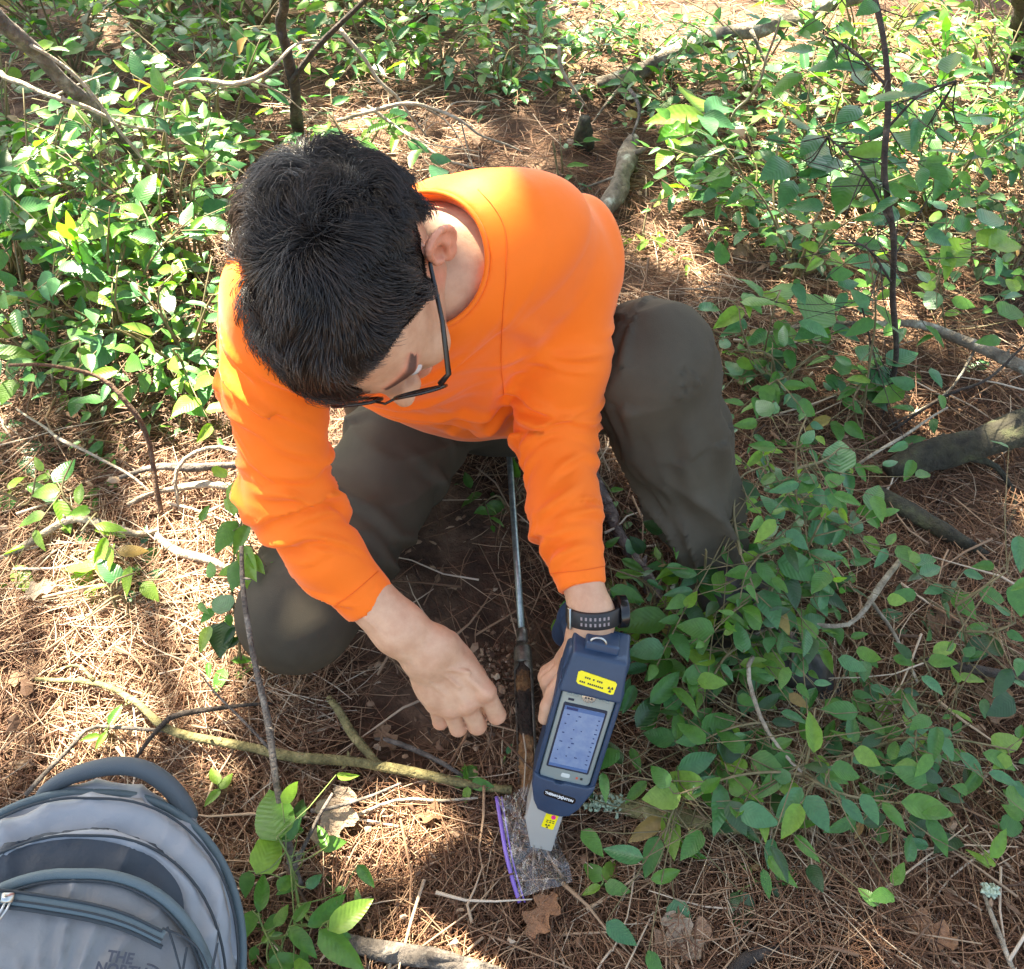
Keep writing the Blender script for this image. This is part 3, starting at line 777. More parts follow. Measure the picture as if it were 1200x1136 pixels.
# ---- watch on the left wrist
wax = nrm(P(694, 745, 1.03)-wrL); wC = P(695, 719, 1.026)
wx = nrm(RGT*1.0+UPV*.02-wax*np.dot(RGT+UPV*.02, wax)); wy = np.cross(wax, wx)
if np.dot(wy, FWD) > 0: wy = -wy
w_root = empty('wristwatch', wC, 'black wristwatch with a perforated rubber strap on the wrist above the analyser', 'watch')
def band(r0, r1, hw, a0, a1, n=40, sc=.94, tilt=0.):
    g = Geo(); V = []; Fc = []
    for i in range(n+1):
        a = a0+(a1-a0)*i/n; dr = wx*math.cos(a)+wy*math.sin(a)*sc
        for rr, hh in ((r0, -hw), (r0, hw), (r1, hw*.92), (r1, -hw*.92)): V.append(wC+dr*rr+wax*hh)
    for i in range(n):
        for k in range(4): Fc.append((i*4+k, i*4+(k+1) % 4, i*4+4+(k+1) % 4, i*4+4+k))
    Fc += [(0, 1, 2, 3), (n*4+3, n*4+2, n*4+1, n*4)]
    g.add(V, Fc); return g
bevel(band(.0275, .0315, .0105, 0, 2*math.pi, 56).obj('strap', M_black, w_root, smooth=False), .0006, 1)
gs = Geo()
for k in range(7):
    a = math.radians(62+k*9.5); c = wC+(wx*math.cos(a)+wy*math.sin(a)*.94)*.0314
    tx = nrm(-wx*math.sin(a)+wy*math.cos(a)*.94); nn = nrm(wx*math.cos(a)+wy*math.sin(a))
    for s_ in (-1, 1): prism(gs, [(-.0011, s_*.0034-.0018), (.0011, s_*.0034-.0018), (.0011, s_*.0034+.0018), (-.0011, s_*.0034+.0018)], -.001, .0006, (c, tx, wax, nn))
gs.obj('strap_slots', material('strap_slot_inside', base=(.25, .2, .2), rough=.6), w_root, smooth=False)
a = math.radians(150); c = wC+(wx*math.cos(a)+wy*math.sin(a)*.94)*.032; tx = nrm(-wx*math.sin(a)+wy*math.cos(a)*.94); nn = nrm(wx*math.cos(a)+wy*math.sin(a))
gb = Geo(); prism(gb, [(-.0028, -.0125), (.0028, -.0125), (.0028, .0125), (-.0028, .0125)], -.001, .002, (c, tx, wax, nn)); bevel(gb.obj('buckle', M_steel, w_root, smooth=False), .0008, 2)
a = math.radians(-8); c = wC+(wx*math.cos(a)+wy*math.sin(a)*.94)*.032; tx = nrm(-wx*math.sin(a)+wy*math.cos(a)*.94); nn = nrm(wx*math.cos(a)+wy*math.sin(a))
gb = Geo(); prism(gb, [(.019*math.cos(t), .019*math.sin(t)) for t in np.linspace(0, 2*math.pi, 29)[:-1]], -.004, .007, (c, tx, wax, nn)); bevel(gb.obj('watch_case', M_blackgloss, w_root, smooth=False), .0015, 2)
# rootlet pinched between finger and thumb
g = Geo(); g.tube([P(572, 838, 1.08), P(576, 855, 1.085), P(573, 872, 1.1), P(565, 888, 1.12)], [.0009, .0007, .0005], 5)
tag(g.obj('rootlet', material('rootlet_bark', base=(.10, .06, .04), rough=.8)), 'thin dark rootlet hanging from the fingers of the bare right hand', 'rootlet')
# ------------------------------------------------------------------ analyser held in the left hand
dA0 = P(706, 764, .985); dA1 = P(636, 999, 1.112)
dA = nrm(dA1-dA0); dU = nrm(P(742, 768, .965)-P(669, 752, .965)); dU = nrm(dU-dA*np.dot(dU, dA)); dN = np.cross(dU, dA)
if np.dot(dN, FWD) > 0: dN = -dN
dS = np.linalg.norm(dA1-dA0)/.262; dU = dU*.97/dS; dN = dN*.95/dS
def DV(u, a, n): return dA0+(dU*u+dA*a+dN*n)*dS
FR = lambda: (dA0, dU*dS, dA*dS, dN*dS)
M_navy = material('navy_plastic', base=(.017, .038, .078), rough=.42, bump=[('noise', 1500, .12, .0004)], noise=(40, 3, [(.3, (.015, .034, .072)), (.7, (.021, .045, .090))]))
M_navyd = material('dark_navy_plastic', base=(.008, .013, .032), rough=.5)
M_pda = material('silver_green_plastic', base=(.26, .31, .30), rough=.32, metal=.35)
M_screen = material('lcd_screen', base=(.15, .22, .36), rough=.18, coat=.6, noise=(60, 3, [(.35, (.13, .19, .33)), (.65, (.19, .26, .38))]))
M_ink = material('screen_ink', base=(.02, .035, .11), rough=.25)
M_yellow = material('yellow_label', base=(.80, .66, .01), rough=.4)
M_print = material('black_print', base=(.02, .02, .02), rough=.5)
M_white = material('white_print', base=(.78, .78, .78), rough=.5)
M_mag = material('magenta_dot', base=(.80, .02, .22), rough=.4)
M_grey = material('grey_metal_nose', base=(.40, .40, .38), rough=.40, metal=.3, bump=[('noise', 400, .1, .0005)])
ana = empty('handheld_analyzer', G(640, 1000), 'navy blue handheld soil analyser with screen, grey nose resting on the plastic bag', 'analyser')
def pobj(name, polys, mat, par=ana, bv=.0, seg=3, fr=None):
    g = Geo()
    for pl, z0, z1 in polys: prism(g, pl, z0, z1, fr or FR())
    o = g.obj(name, mat, par, smooth=False)
    if bv: bevel(o, bv, seg)
    return o
rect = lambda u0, a0, u1, a1: [(u0, a0), (u1, a0), (u1, a1), (u0, a1)]
def rrect(u0, a0, u1, a1, r, n=5):
    o = []
    for cu, ca, s in ((u1-r, a1-r, 0), (u0+r, a1-r, 1), (u0+r, a0+r, 2), (u1-r, a0+r, 3)):
        for k in range(n+1): t = (s+k/n)*math.pi/2; o.append((cu+r*math.cos(t), ca+r*math.sin(t)))
    return o
pobj('housing', [(rrect(-.0375, .006, .0375, .172, .010), -.052, -.010)], M_navy, bv=.006)
pobj('side_rail', [([(-.0385, .04), (-.0325, .04), (-.0325, .165), (-.0385, .165)], -.045, .001)], M_navy, bv=.0022)
pobj('side_rail', [([(.0385, .04), (.0325, .04), (.0325, .165), (.0385, .165)], -.045, .001)], M_navy, bv=.0022)
# hood: a sloping top block
g = Geo(); o_, U_, A_, N_ = FR()
hv = [(-.034, -.003, -.046), (.034, -.003, -.046), (.0385, .052, -.046), (-.0385, .052, -.046), (-.032, .006, .003), (.032, .006, .003), (.0375, .049, .010), (-.0375, .049, .010)]
g.add([DV(*v) for v in hv], [(3, 2, 1, 0), (4, 5, 6, 7), (0, 1, 5, 4), (1, 2, 6, 5), (2, 3, 7, 6), (3, 0, 4, 7)])
bevel(g.obj('hood', M_navy, ana, smooth=False), .0042, 4)
pobj('hood_cap', [(rrect(-.020, -.005, .020, .006, .003), -.036, -.006)], M_navy, bv=.003)
gr = Geo(); gr.tube([DV(-.006+.009*math.cos(t), -.004-.006*math.sin(t), -.008) for t in np.linspace(0, math.pi, 12)], .0014, 6)
gr.obj('strap_ring', M_steel, ana)
# lower cup
cup = [(-.0385, .156), (-.030, .161), (-.012, .1625), (-.010, .165), (-.001, .165), (.001, .1625), (.030, .1625), (.0385, .158), (.0375, .166), (.027, .192), (.0185, .203), (.008, .2065), (-.008, .2065), (-.022, .203), (-.030, .192), (-.0375, .172)]
pobj('lower_cover', [(cup, -.050, .0035)], M_navy, bv=.0028)
# PDA
pda = pobj('pocket_computer', [(rrect(-.0315, .048, .0315, .1635, .006), -.020, -.0015)], M_pda, bv=.002)
pobj('bezel_step', [(rrect(-.0262, .066, .0262, .1475, .002), -.0035, -.0006)], M_navyd, pda, bv=.0)
pobj('screen', [(rect(-.0240, .0690, .0240, .1450), -.003, .0002)], M_screen, pda)
ui = [(rect(-.0238, .0692, .0238, .0735), .0002, .0005)]
g1 = [(rect(-.0215, .0700, -.0080, .0728), .0005, .0007)]
lr = np.random.default_rng(5)
for r_ in range(11):
    a0 = .0785+r_*.0056; u = -.019
    for _ in range(1 if r_ % 3 else 2):
        L = lr.uniform(.003, .009); g1.append((rect(u+.012*(r_ % 2), a0, u+.012*(r_ % 2)+L*.4, a0+.0011), .0002, .0004)); u += L+.006
    g1.append((rect(.0185, a0, .0185+lr.uniform(.0015, .003), a0+.0010), .0002, .0004))
M_tb = material('screen_toolbar', base=(.07, .13, .27), rough=.2)
pobj('toolbar', ui, M_tb, pda); pobj('toolbar', [(rect(-.0238, .1415, .0238, .1447), .0002, .0005)], M_tb, pda)
pobj('screen_text', g1, M_ink, pda)
pobj('nav_button', [([(.0085*math.cos(t), .0545+.0058*math.sin(t)) for t in np.linspace(0, 6.283, 25)[:-1]], -.002, .0016)], material('chrome_button', base=(.55, .6, .58), rough=.2, metal=.8), pda, bv=.0009)
for u in (-.0225, -.0150, .0150, .0225):
    pobj('button', [([(u+.0030*math.cos(t), .0560+.0015*math.sin(t)) for t in np.linspace(0, 6.283, 15)[:-1]], -.002, -.0006)], M_pda, pda, bv=.0004)
pobj('button_symbols', [(rect(-.0045, .0535, -.0025, .0555), .0015, .0018), (rect(-.0010, .0535, .0010, .0555), .0015, .0018), (rect(.0025, .0535, .0045, .0555), .0015, .0018)], M_print, pda)
pobj('speaker_slot', [(rrect(-.0055, .1525, .0055, .1575, .002), -.002, -.0008)], material('slot_ring', base=(.5, .53, .5), rough=.3), pda, bv=.0004)
pobj('indicator', [(rect(.0130, .154, .0155, .1565), -.002, -.0009)], material('red_mark', base=(.5, .1, .06), rough=.4), pda)
pobj('indicator', [(rect(.0185, .154, .0215, .1565), -.002, -.0009)], M_print, pda)
pobj('badge', [(rect(-.0225, .0605, -.0155, .0630), -.002, -.0010)], M_navyd, pda)
# labels lie on the sloping hood
s0, s1 = np.array([0, .006, .003]), np.array([0, .049, .010]); sd = nrm(s1-s0); LA = nrm(dA*sd[1]+dN*sd[2])*dS; LN = nrm(np.cross(dU, LA)); LN = LN if np.dot(LN, FWD) < 0 else -LN; LN = LN*dS
fr_h = (DV(*s0)+LN*.0004, dU*dS, LA, LN)
pobj('warning_label', [([(-.021, .0185), (-.018, .0165), (.023, .0205), (.0255, .0225), (.0245, .0335), (.0215, .0345), (-.018, .0305), (-.0205, .0285)], -.001, .0004)], M_yellow, fr=fr_h)
lt = []
for (u0, a0, n_) in ((-.012, .0215, 9), (-.017, .0265, 12)):
    for k in range(n_):
        if lr.random() < .18: continue
        u = u0+k*.0024; a = a0+k*.00020; lt.append((rect(u, a, u+.0017, a+.0018), .0003, .0006))
def trefoil(cu, ca, r, z0, z1):
    o = [([(cu+r*.16*math.cos(t), ca+r*.16*math.sin(t)) for t in np.linspace(0, 6.283, 9)[:-1]], z0, z1)]
    for k in range(3):
        t0 = math.radians(90+120*k-30); arc = [(cu+r*math.cos(t0+s*math.radians(60)), ca+r*math.sin(t0+s*math.radians(60))) for s in np.linspace(0, 1, 6)]
        inn = [(cu+r*.3*math.cos(t0+s*math.radians(60)), ca+r*.3*math.sin(t0+s*math.radians(60))) for s in np.linspace(1, 0, 4)]
        o.append((arc+inn, z0, z1))
    return o
pobj('label_print', lt+trefoil(.0195, .0290, .0034, .0003, .0006), M_print, fr=fr_h)
# maker's plate
ca, sa = math.cos(.10), math.sin(.10)
rot = lambda pl, cu, cc: [(cu+(u*ca-a*sa), cc+(u*sa+a*ca)) for u, a in pl]
plate = pobj('name_plate', [(rot(rrect(-.0205, -.0042, .0205, .0042, .0040), .000, .1800), .0030, .0042)], M_blackgloss, bv=.0004)
def text_obj(txt, size, fr, mat, parent, name, bold=.0):
    cu = bpy.data.curves.new('text', 'FONT'); cu.body = txt; cu.size = size; cu.align_x = 'CENTER'; cu.align_y = 'CENTER'; cu.extrude = .00015; cu.offset = bold; cu.resolution_u = 2
    t = bpy.data.objects.new('text', cu); col.objects.link(t); bpy.context.view_layer.update()
    me = bpy.data.meshes.new_from_object(t.evaluated_get(bpy.context.evaluated_depsgraph_get())); bpy.data.objects.remove(t)
    o, U, A, N = fr
    for v in me.vertices: v.co = Vector(o+U*v.co.x-A*v.co.y+N*v.co.z)
    me.materials.clear(); me.materials.append(mat)
    return link(name, me, parent)
pl_fr = (DV(0, .1800, .0043), (dU*ca+dA*sa)*dS, (dA*ca-dU*sa)*dS, dN*dS)
sh = lambda u: (pl_fr[0]+pl_fr[1]*u, *pl_fr[1:])
text_obj('THERMO', .0042, sh(-.0105), M_white, plate, 'lettering', .00012); text_obj('NITON', .0042, sh(.0105), M_white, plate, 'lettering', .00012)
st = [([(0+.0008*math.cos(t+1.57), .0008*math.sin(t+1.57)), (.0042*math.cos(t), .0042*math.sin(t)), (-.0008*math.cos(t+1.57), -.0008*math.sin(t+1.57))], .0, .0003) for t in (.7, 2.4, 3.84, 5.5, .2, 3.34)]
pobj('emblem', st, M_white, plate, fr=sh(.0012))
# nose
pobj('nose', [([(-.033, .186), (.0125, .186), (.0115, .262), (-.0165, .262), (-.033, .225)], -.046, -.0035)], M_grey, bv=.0022)
for u in (-.0125, -.0030):
    pobj('screw', [([(u+.0012*math.cos(t), .2585+.0012*math.sin(t)) for t in np.linspace(0, 6.283, 9)[:-1]], -.004, -.0028)], M_steel)
fr_n = (DV(0, 0, -.0034), dU*dS, dA*dS, dN*dS)
pobj('nose_label', [(rot(rrect(-.0080, -.0105, .0080, .0105, .0018), -.002, .2200), 0, .0004)], M_yellow, fr=fr_n)
pobj('label_dot', [([(.0010+.0030*math.cos(t), .2140+.0030*math.sin(t)) for t in np.linspace(0, 6.283, 17)[:-1]], .0003, .0006)], M_mag, fr=fr_n)
pobj('nose_label_print', [(rect(-.0065+k % 3*.0038, .2188+(k//3)*.0024, -.0065+k % 3*.0038+.0026, .2188+(k//3)*.0024+.0011), .0003, .0006) for k in range(6)]+trefoil(-.0035, .2268, .0030, .0003, .0006), M_print, fr=fr_n)
# pistol grip and rear body
def grip_sdf(p):
    d = cap(p, DV(-.010, .020, -.055), DV(-.006, .020, -.060), .026, .026)
    d = smin(d, cap(p, DV(-.016, .030, -.060), DV(-.022, .052, -.165), .0195, .0185), .015)
    return smin(d, cap(p, DV(-.022, .050, -.160), DV(-.024, .085, -.185), .020, .020), .012)
lo, hi = bb([DV(-.010, .02, -.05), DV(-.022, .052, -.165), DV(-.024, .085, -.185)], .04); sdf_obj('pistol_grip', grip_sdf, lo, hi, .0025, M_navy, ana)

# ------------------------------------------------------------------ soil probe on the ground
probe = empty('soil_probe', G(612, 780), 'steel soil probe with an open tube holding a core of dark and orange soil', 'soil probe')
M_rod = material('galvanised_rod', noise=(90, 4, [(.35, (.28, .34, .33)), (.65, (.52, .58, .56))], ), rough=.35, metal=.75)
M_tube = material('worn_steel_tube', noise=(70, 5, [(.35, (.06, .05, .04)), (.6, (.20, .18, .15)), (.8, (.42, .40, .36))]), rough=.45, metal=.6)
pr0 = G(598, 548, .05); pr1 = G(611.5, 742, .050); pr2 = G(613, 778, .042); pr3 = G(619, 918, .016)
ax = nrm(pr3-pr1)
g = Geo(); g.tube([pr0+(pr0-pr1)*.6+[0, 0, .01], pr0, (pr0+pr1)/2+[0, 0, -.002], pr1], .0052, 12); g.obj('rod', M_rod, probe)
g = Geo(); g.tube([pr0+(pr0-pr1)*.6+[-.15, 0, .012], pr0+(pr0-pr1)*.6+[.15, 0, .012]], .011, 14); g.obj('cross_handle', M_black, probe)
g = Geo(); g.tube([pr1-ax*.006, pr1-ax*.005, pr1+ax*.014, pr1+ax*.015], [.0072, .0082, .0082, .0070], 12); g.tube([pr1+ax*.015, pr1+ax*.022], [.0062, .0062], 12)
g.obj('joint', M_tube, probe)
g = Geo(); g.tube([pr1+ax*.020, pr1+ax*.024, pr2-ax*.004, pr2], [.0100, .0128, .0135, .0135], 20); g.obj('coupler', M_tube, probe)
# trough: lower part of a tube wall, open upward
def trough():
    side = nrm(np.cross(ax, dN)); up = np.cross(side, ax); up = up if np.dot(up, FWD) < 0 else -up
    n = 30; V = []; Fc = []; m = 15; L = np.linalg.norm(pr3-pr2)
    for i in range(n+1):
        c = pr2+(pr3-pr2)*i/n; op = math.radians(62) if i > 1 else math.radians(20)
        for k in range(m):
            a = math.pi/2+op+(2*math.pi-2*op)*k/(m-1)
            for r in (.0138, .0124): V.append(c+side*r*math.cos(a)+up*r*math.sin(a))
    for i in range(n):
        for k in range(m-1):
            a = (i*m+k)*2; b = a+2; c = a+2*m; d = c+2
            Fc += [(a, b, d, c), (a+1, c+1, d+1, b+1)]
        for k in (0, m-1):
            a = (i*m+k)*2; c = a+2*m; Fc.append((a, c, c+1, a+1))
    for i in (0, n):
        for k in range(m-1): a = (i*m+k)*2; Fc.append((a, a+1, a+3, a+2))
    obj('core_tube', V, Fc, M_tube, probe)
    M_core = material('soil_core', tint=[(0, (.028, .016, .010)), (.45, (.05, .025, .014)), (.6, (.20, .095, .035)), (1, (.36, .19, .085))], noise=(160, 6, [(.3, (.45, .42, .4)), (.7, (1, 1, 1))]), rough=.95, bump=[('noise', 300, .9, .003)])
    def core(p): return cap(p, pr2+ax*.004-up*.001, pr3+ax*.004-up*.001, .0116, .0120)
    lo, hi = bb([pr2, pr3], .03)
    def at(V, N):
        t = ((V-pr2)@ax)/L; n1 = vnoise(V, 120, 3); v = np.interp(t+.03*n1, [0, .05, .10, .24, .27, .32, .36, .60, .64, .70, 1], [.1, .1, .55, .66, .2, .05, .05, .05, .6, .9, .85])
        return {'tint': np.clip(v+.12*vnoise(V, 400, 4), 0, 1)}
    def ds(V, N): return .0022*vnoise(V, 150, 5)+.0016*vnoise(V, 380, 6)
    sdf_obj('soil_core', core, lo, hi, .0017, M_core, probe, disp=ds, attrs=at)
trough()
# crumbs of dug soil beside the probe
g = Geo()
for i in range(260):
    a = G(rng.normal(583, 20), rng.normal(790, 24), rng.uniform(.004, .03)); r = rng.uniform(.002, .0062); V = [a+nrm(rng.normal(size=3))*r*rng.uniform(.6, 1.2) for _ in range(8)]
    bm = bmesh.new(); vs_ = [bm.verts.new(v) for v in V]; bmesh.ops.convex_hull(bm, input=vs_); bm.verts.index_update()
    g.add([v.co[:] for v in bm.verts], [tuple(v.index for v in f.verts) for f in bm.faces], float(rng.uniform(.1, .75)*(1 if rng.random() > .06 else 1.4))); bm.free()
tag(g.obj('soil_crumbs', M_chip, smooth=False), 'crumbs of reddish soil dug out beside the probe', 'soil crumbs', None, 'stuff')

# ------------------------------------------------------------------ plastic bag under the nose
M_film = bpy.data.materials.new('clear_film'); M_film.use_nodes = True
n = M_film.node_tree.nodes; l = M_film.node_tree.links; n.clear()
out = n.new('ShaderNodeOutputMaterial'); mix = n.new('ShaderNodeMixShader'); tr = n.new('ShaderNodeBsdfTransparent'); gls = n.new('ShaderNodeBsdfGlossy'); lw = n.new('ShaderNodeLayerWeight'); bp = n.new('ShaderNodeBump'); tx = n.new('ShaderNodeTexNoise'); mr = n.new('ShaderNodeMapRange'); df = n.new('ShaderNodeBsdfDiffuse'); m2 = n.new('ShaderNodeMixShader')
tr.inputs[0].default_value = (.96, .97, .98, 1); gls.inputs['Roughness'].default_value = .05; tx.inputs['Scale'].default_value = 16; tx.inputs['Detail'].default_value = 1.5; bp.inputs['Strength'].default_value = .3; bp.inputs['Distance'].default_value = .006
lw.inputs[0].default_value = .35; mr.inputs[3].default_value = .04; mr.inputs[4].default_value = .6; df.inputs[0].default_value = (.8, .82, .86, 1); m2.inputs[0].default_value = .03
l.new(tx.outputs[0], bp.inputs['Height']); l.new(bp.outputs[0], gls.inputs['Normal']); l.new(bp.outputs[0], lw.inputs['Normal']); l.new(lw.outputs['Facing'], mr.inputs[0]); l.new(mr.outputs[0], mix.inputs[0]); l.new(tr.outputs[0], mix.inputs[1]); l.new(gls.outputs[0], mix.inputs[2])
l.new(mix.outputs[0], m2.inputs[1]); l.new(df.outputs[0], m2.inputs[2]); l.new(m2.outputs[0], out.inputs[0])
bag = empty('plastic_bag', G(620, 1000), 'clear crumpled zip bag with a purple closure strip, under the grey nose of the analyser', 'plastic bag')
def sheet(c00, c10, c01, c11, hs, nu=34, nv=30, seed=0):
    "bilinear ground sheet between four photo points with crumples"
    V = []; Fc = []
    for j in range(nv):
        for i in range(nu):
            u = i/(nu-1); v = j/(nv-1)
            px = (1-u)*(1-v)*c00[0]+u*(1-v)*c10[0]+(1-u)*v*c01[0]+u*v*c11[0]; py = (1-u)*(1-v)*c00[1]+u*(1-v)*c10[1]+(1-u)*v*c01[1]+u*v*c11[1]
            q = np.array([[u*3.1, v*4.2, seed]]); cr = abs(float(vnoise(q, 1.0, 51)[0]))*.018+abs(float(vnoise(q, 2.3, 52)[0]))*.009+abs(float(vnoise(q, 5., 53)[0]))*.0055
            V.append(G(px+6*float(vnoise(q, 1.2, 54)[0]), py+6*float(vnoise(q, 1.3, 55)[0]), .024+hs*4*u*(1-u)+cr))
    for j in range(nv-1):
        for i in range(nu-1): a = j*nu+i; Fc.append((a, a+1, a+nu+1, a+nu))
    return V, Fc
obj('film', *sheet((584, 936), (632, 908), (609, 1054), (668, 1034), .010), M_film, bag)
M_zip = material('purple_strip', base=(.22, .13, .48), rough=.3)
zp = [G(582, 934, .030), G(587, 965, .034), G(593, 1000, .032), G(601, 1032, .026), G(609, 1058, .018)]
g = Geo(); g.tube(spline(zp, 16), .0018, 8, oval=1.5); g.obj('zip_strip', M_zip, bag)
g = Geo(); g.tube(spline([p+RGT*.0065 for p in zp], 16), .0011, 6); g.obj('zip_strip', M_zip, bag)

# ------------------------------------------------------------------ backpack
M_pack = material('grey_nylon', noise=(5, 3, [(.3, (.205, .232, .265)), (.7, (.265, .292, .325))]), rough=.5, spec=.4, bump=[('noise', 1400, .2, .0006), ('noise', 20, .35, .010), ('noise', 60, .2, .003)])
M_packd = material('shadow_grey_nylon', noise=(6, 3, [(.3, (.145, .154, .163)), (.7, (.200, .208, .218))]), rough=.5, spec=.4, bump=[('noise', 1400, .2, .0006), ('noise', 24, .4, .010)])  # the pack's nylon again, darkened to paint in the front panel's shading
M_teal = material('slate_zip_tape', base=(.080, .120, .140), rough=.6, bump=[('noise', 900, .4, .001)])
M_seam = material('seam', base=(.025, .035, .045), rough=.8)
M_lining = material('navy_lining', base=(.022, .034, .050), rough=.6, bump=[('noise', 30, .5, .01)])
M_handle = material('padded_webbing', base=(.075, .095, .11), rough=.75, bump=[('noise', 1000, .5, .001)])
bL = nrm([.02, .95, .30]); bX = np.array([.93, 0, -.37]); bX = nrm(bX-bL*np.dot(bX, bL)); bN = np.cross(bX, bL); bO = P(122, 921, .985)
B = np.stack([bX, bL, bN], 1)
def BW(x, l_, n_): return bO+B@np.array([x, l_, n_])
def BP(px, py, n_):
    "point of the photo ray at height n_ over the pack's back"
    d = P(px, py, 1.)-CAM; t = (n_-(CAM-bO)@bN)/(d@bN); return CAM+d*t
pack = empty('backpack', [bO[0], .05, float(gh(bO[0], .05))], 'grey hiking backpack with slate blue zips lying open on the needles', 'backpack')
def arch(q, hw, top, R, wav=0.):
    x = np.abs(q[..., 0]); l_ = q[..., 1]-top
    k = 1.15
    dx = np.maximum(x-(hw-R), 0); dy = np.maximum(l_+R*k, 0)/k
    return np.sqrt(dx*dx+dy*dy)-R+np.minimum(np.maximum(x-hw, l_), 0)*0
def slab(q, hw, top, R, n0, n1, r, bulge=0.):
    a = arch(q, hw-r, top-r, R); a = np.maximum(a, -(q[..., 1]+.43))
    mid = (n0+n1)/2; hh = (n1-n0)/2-r
    b = np.abs(q[..., 2]-mid-bulge*np.clip(-a/.08, 0, 1))-hh
    a2 = np.maximum(a, 0); b2 = np.maximum(b, 0)
    return np.sqrt(a2*a2+b2*b2)+np.minimum(np.maximum(a, b), 0)-r
def loc(p): return (p-bO.astype(np.float32))@B.astype(np.float32)
def slabobj(name, args, mat, disp=None, extra=None, h=.0042, parent=None):
    def fn(p):
        q = loc(p); d = slab(q, *args)
        return extra(q, d) if extra else d
    cs = [BW(x, l_, n_) for x in (-.2, .2) for l_ in (-.45, .03) for n_ in (-.03, .2)]
    lo, hi = bb(cs, .0); hi[2] += .01
    lo[1] = max(lo[1], bO[1]-.46)
    return sdf_obj(name, fn, lo, hi, h, mat, parent or pack, disp=disp)
def crease(V, N):
    q = (V-bO)@B
    ang = np.arctan2(q[:, 0], q[:, 1]+.22); n1 = vnoise(V, 10, 61); n2 = vnoise(V, 28, 62)
    return .0045*n1+.0024*n2+.0011*vnoise(V, 70, 63)+.0042*fold(ang*11+2.5*n1)*np.clip(.35+1.3*n2, 0, 1)
slabobj('back_compartment', (.168, .000, .155, -.02, .055, .018), M_pack, crease)
slabobj('main_compartment', (.160, -.014, .150, .045, .092, .014), M_pack, crease)
def mouth(q, d):
    m = ell(q, (-.004, -.125, .118), (.108, .072, .030)); return smax(d, -m, .003)
slabobj('front_flap', (.150, -.047, .140, .080, .112, .008), M_pack, crease, extra=mouth, h=.0038)
def lin(q, d): return np.maximum(ell(q, (-.004, -.118, .103), (.112, .074, .012)), -(q[..., 1]+.2))
slabobj('lining', (.13, -.045, .12, .09, .10, .004), M_lining, crease, extra=lin, h=.004)
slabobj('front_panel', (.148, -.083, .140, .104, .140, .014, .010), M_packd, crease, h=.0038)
def archline(hw, top, R, t0=-1., t1=1., n=60, k=1.15):
    out = []
    full = []
    for a in np.linspace(math.pi, 0, 41): full.append((math.copysign(1, math.cos(a))*(hw-R)+R*math.cos(a), top-R*k+R*k*math.sin(a)))
    full = [(-hw, -.42), (-hw, -.3)]+full+[(hw, -.3), (hw, -.42)]
    return full
def bandtube(name, hw, top, R, n_, r, mat, oval=1., par=None, sh=0):
    g = Geo(); g.tube([BW(x, l_, n_+.0012*math.sin(40*x)) for x, l_ in archline(hw, top, R)], r, 8, oval=oval); return g.obj(name, mat, par or pack)
bandtube('zip_tape', .143, -.086, .134, .1385, .0058, M_teal)
bandtube('zip_tape', .166, -.010, .153, .050, .0045, M_teal)
for hw, tp, R, n_ in ((.1365, -.0915, .128, .1430), (.158, -.0170, .147, .0905), (.1485, -.052, .138, .1105)):
    bandtube('piping', hw, tp, R, n_, .0014, M_seam)
# front pocket zip: a strip following a photo line on the panel
zl = [(-30, 1052), (10, 1054), (60, 1061), (110, 1070), (150, 1082), (190, 1101)]
def strip(name, pts, w_, mat, n_=.1535, th=.0022):
    c = spline([BP(x, y, n_) for x, y in pts], 30); T = np.gradient(c, axis=0); T /= np.linalg.norm(T, axis=1)[:, None]; s = np.cross(T, bN)
    V = []; Fc = []
    for i in range(30):
        V += [c[i]-s[i]*w_-bN*.004, c[i]-s[i]*w_+bN*th*.4, c[i]+bN*th, c[i]+s[i]*w_+bN*th*.4, c[i]+s[i]*w_-bN*.004]
    for i in range(29):
        for k in range(4): Fc.append((i*5+k, i*5+k+1, i*5+k+6, i*5+k+5))
    return obj(name, V, Fc, mat, pack)
strip('pocket_zip', zl, .0072, M_teal)
for dy, w_ in ((-9.5, .0013), (9.5, .0018), (1, .0009)):
    strip('zip_seam', [(x, y+dy) for x, y in zl], w_, M_seam, n_=.1545 if dy != 1 else .1562, th=.0018)
for pts in ([(196, 1086), (204, 1110), (215, 1150)], [(219, 1110), (214, 1140)], [(190, 1088), (215, 1098), (232, 1112), (246, 1140)], [(255, 1105), (246, 1150)]):
    strip('panel_seam', pts, .0010, M_seam, n_=.1530, th=.0015)
g = Geo(); a = BP(9, 1052, .158); b = BP(2, 1066, .160); c = BP(-8, 1082, .157); g.tube([a, b, c], .0012, 6); g.tube([a+bX*.004, b+bX*.004, c+bX*.003], .0012, 6); prism(g, rrect(-.005, -.004, .005, .004, .0015), -.002, .002, (a, bX, bL, bN)); g.obj('zip_pull', M_steel, pack)
g = Geo(); hp = [BP(48, 938, .030), BP(58, 924, .040), BP(88, 908, .052), BP(132, 898, .058), BP(168, 902, .058), BP(196, 920, .052), BP(214, 942, .044), BP(222, 957, .035)]
g.tube(spline(hp, 30), [.0085, .0095, .0110, .0118, .0120, .0125, .0125, .0115], 14, oval=.8); g.obj('carry_handle', M_handle, pack)
def tri(q, d): return d
g = Geo()
lgfr = (BP(141, 1141, .1548), nrm(bX*.98+bL*-.14), nrm(-bL*.98-bX*.14), bN)
M_thread = material('logo_thread', base=(.036, .042, .06), rough=.7)
lo1 = text_obj('THE', .0125, (lgfr[0]-lgfr[2]*.0120-lgfr[1]*.004, *lgfr[1:]), M_thread, pack, 'embroidery', .0004)
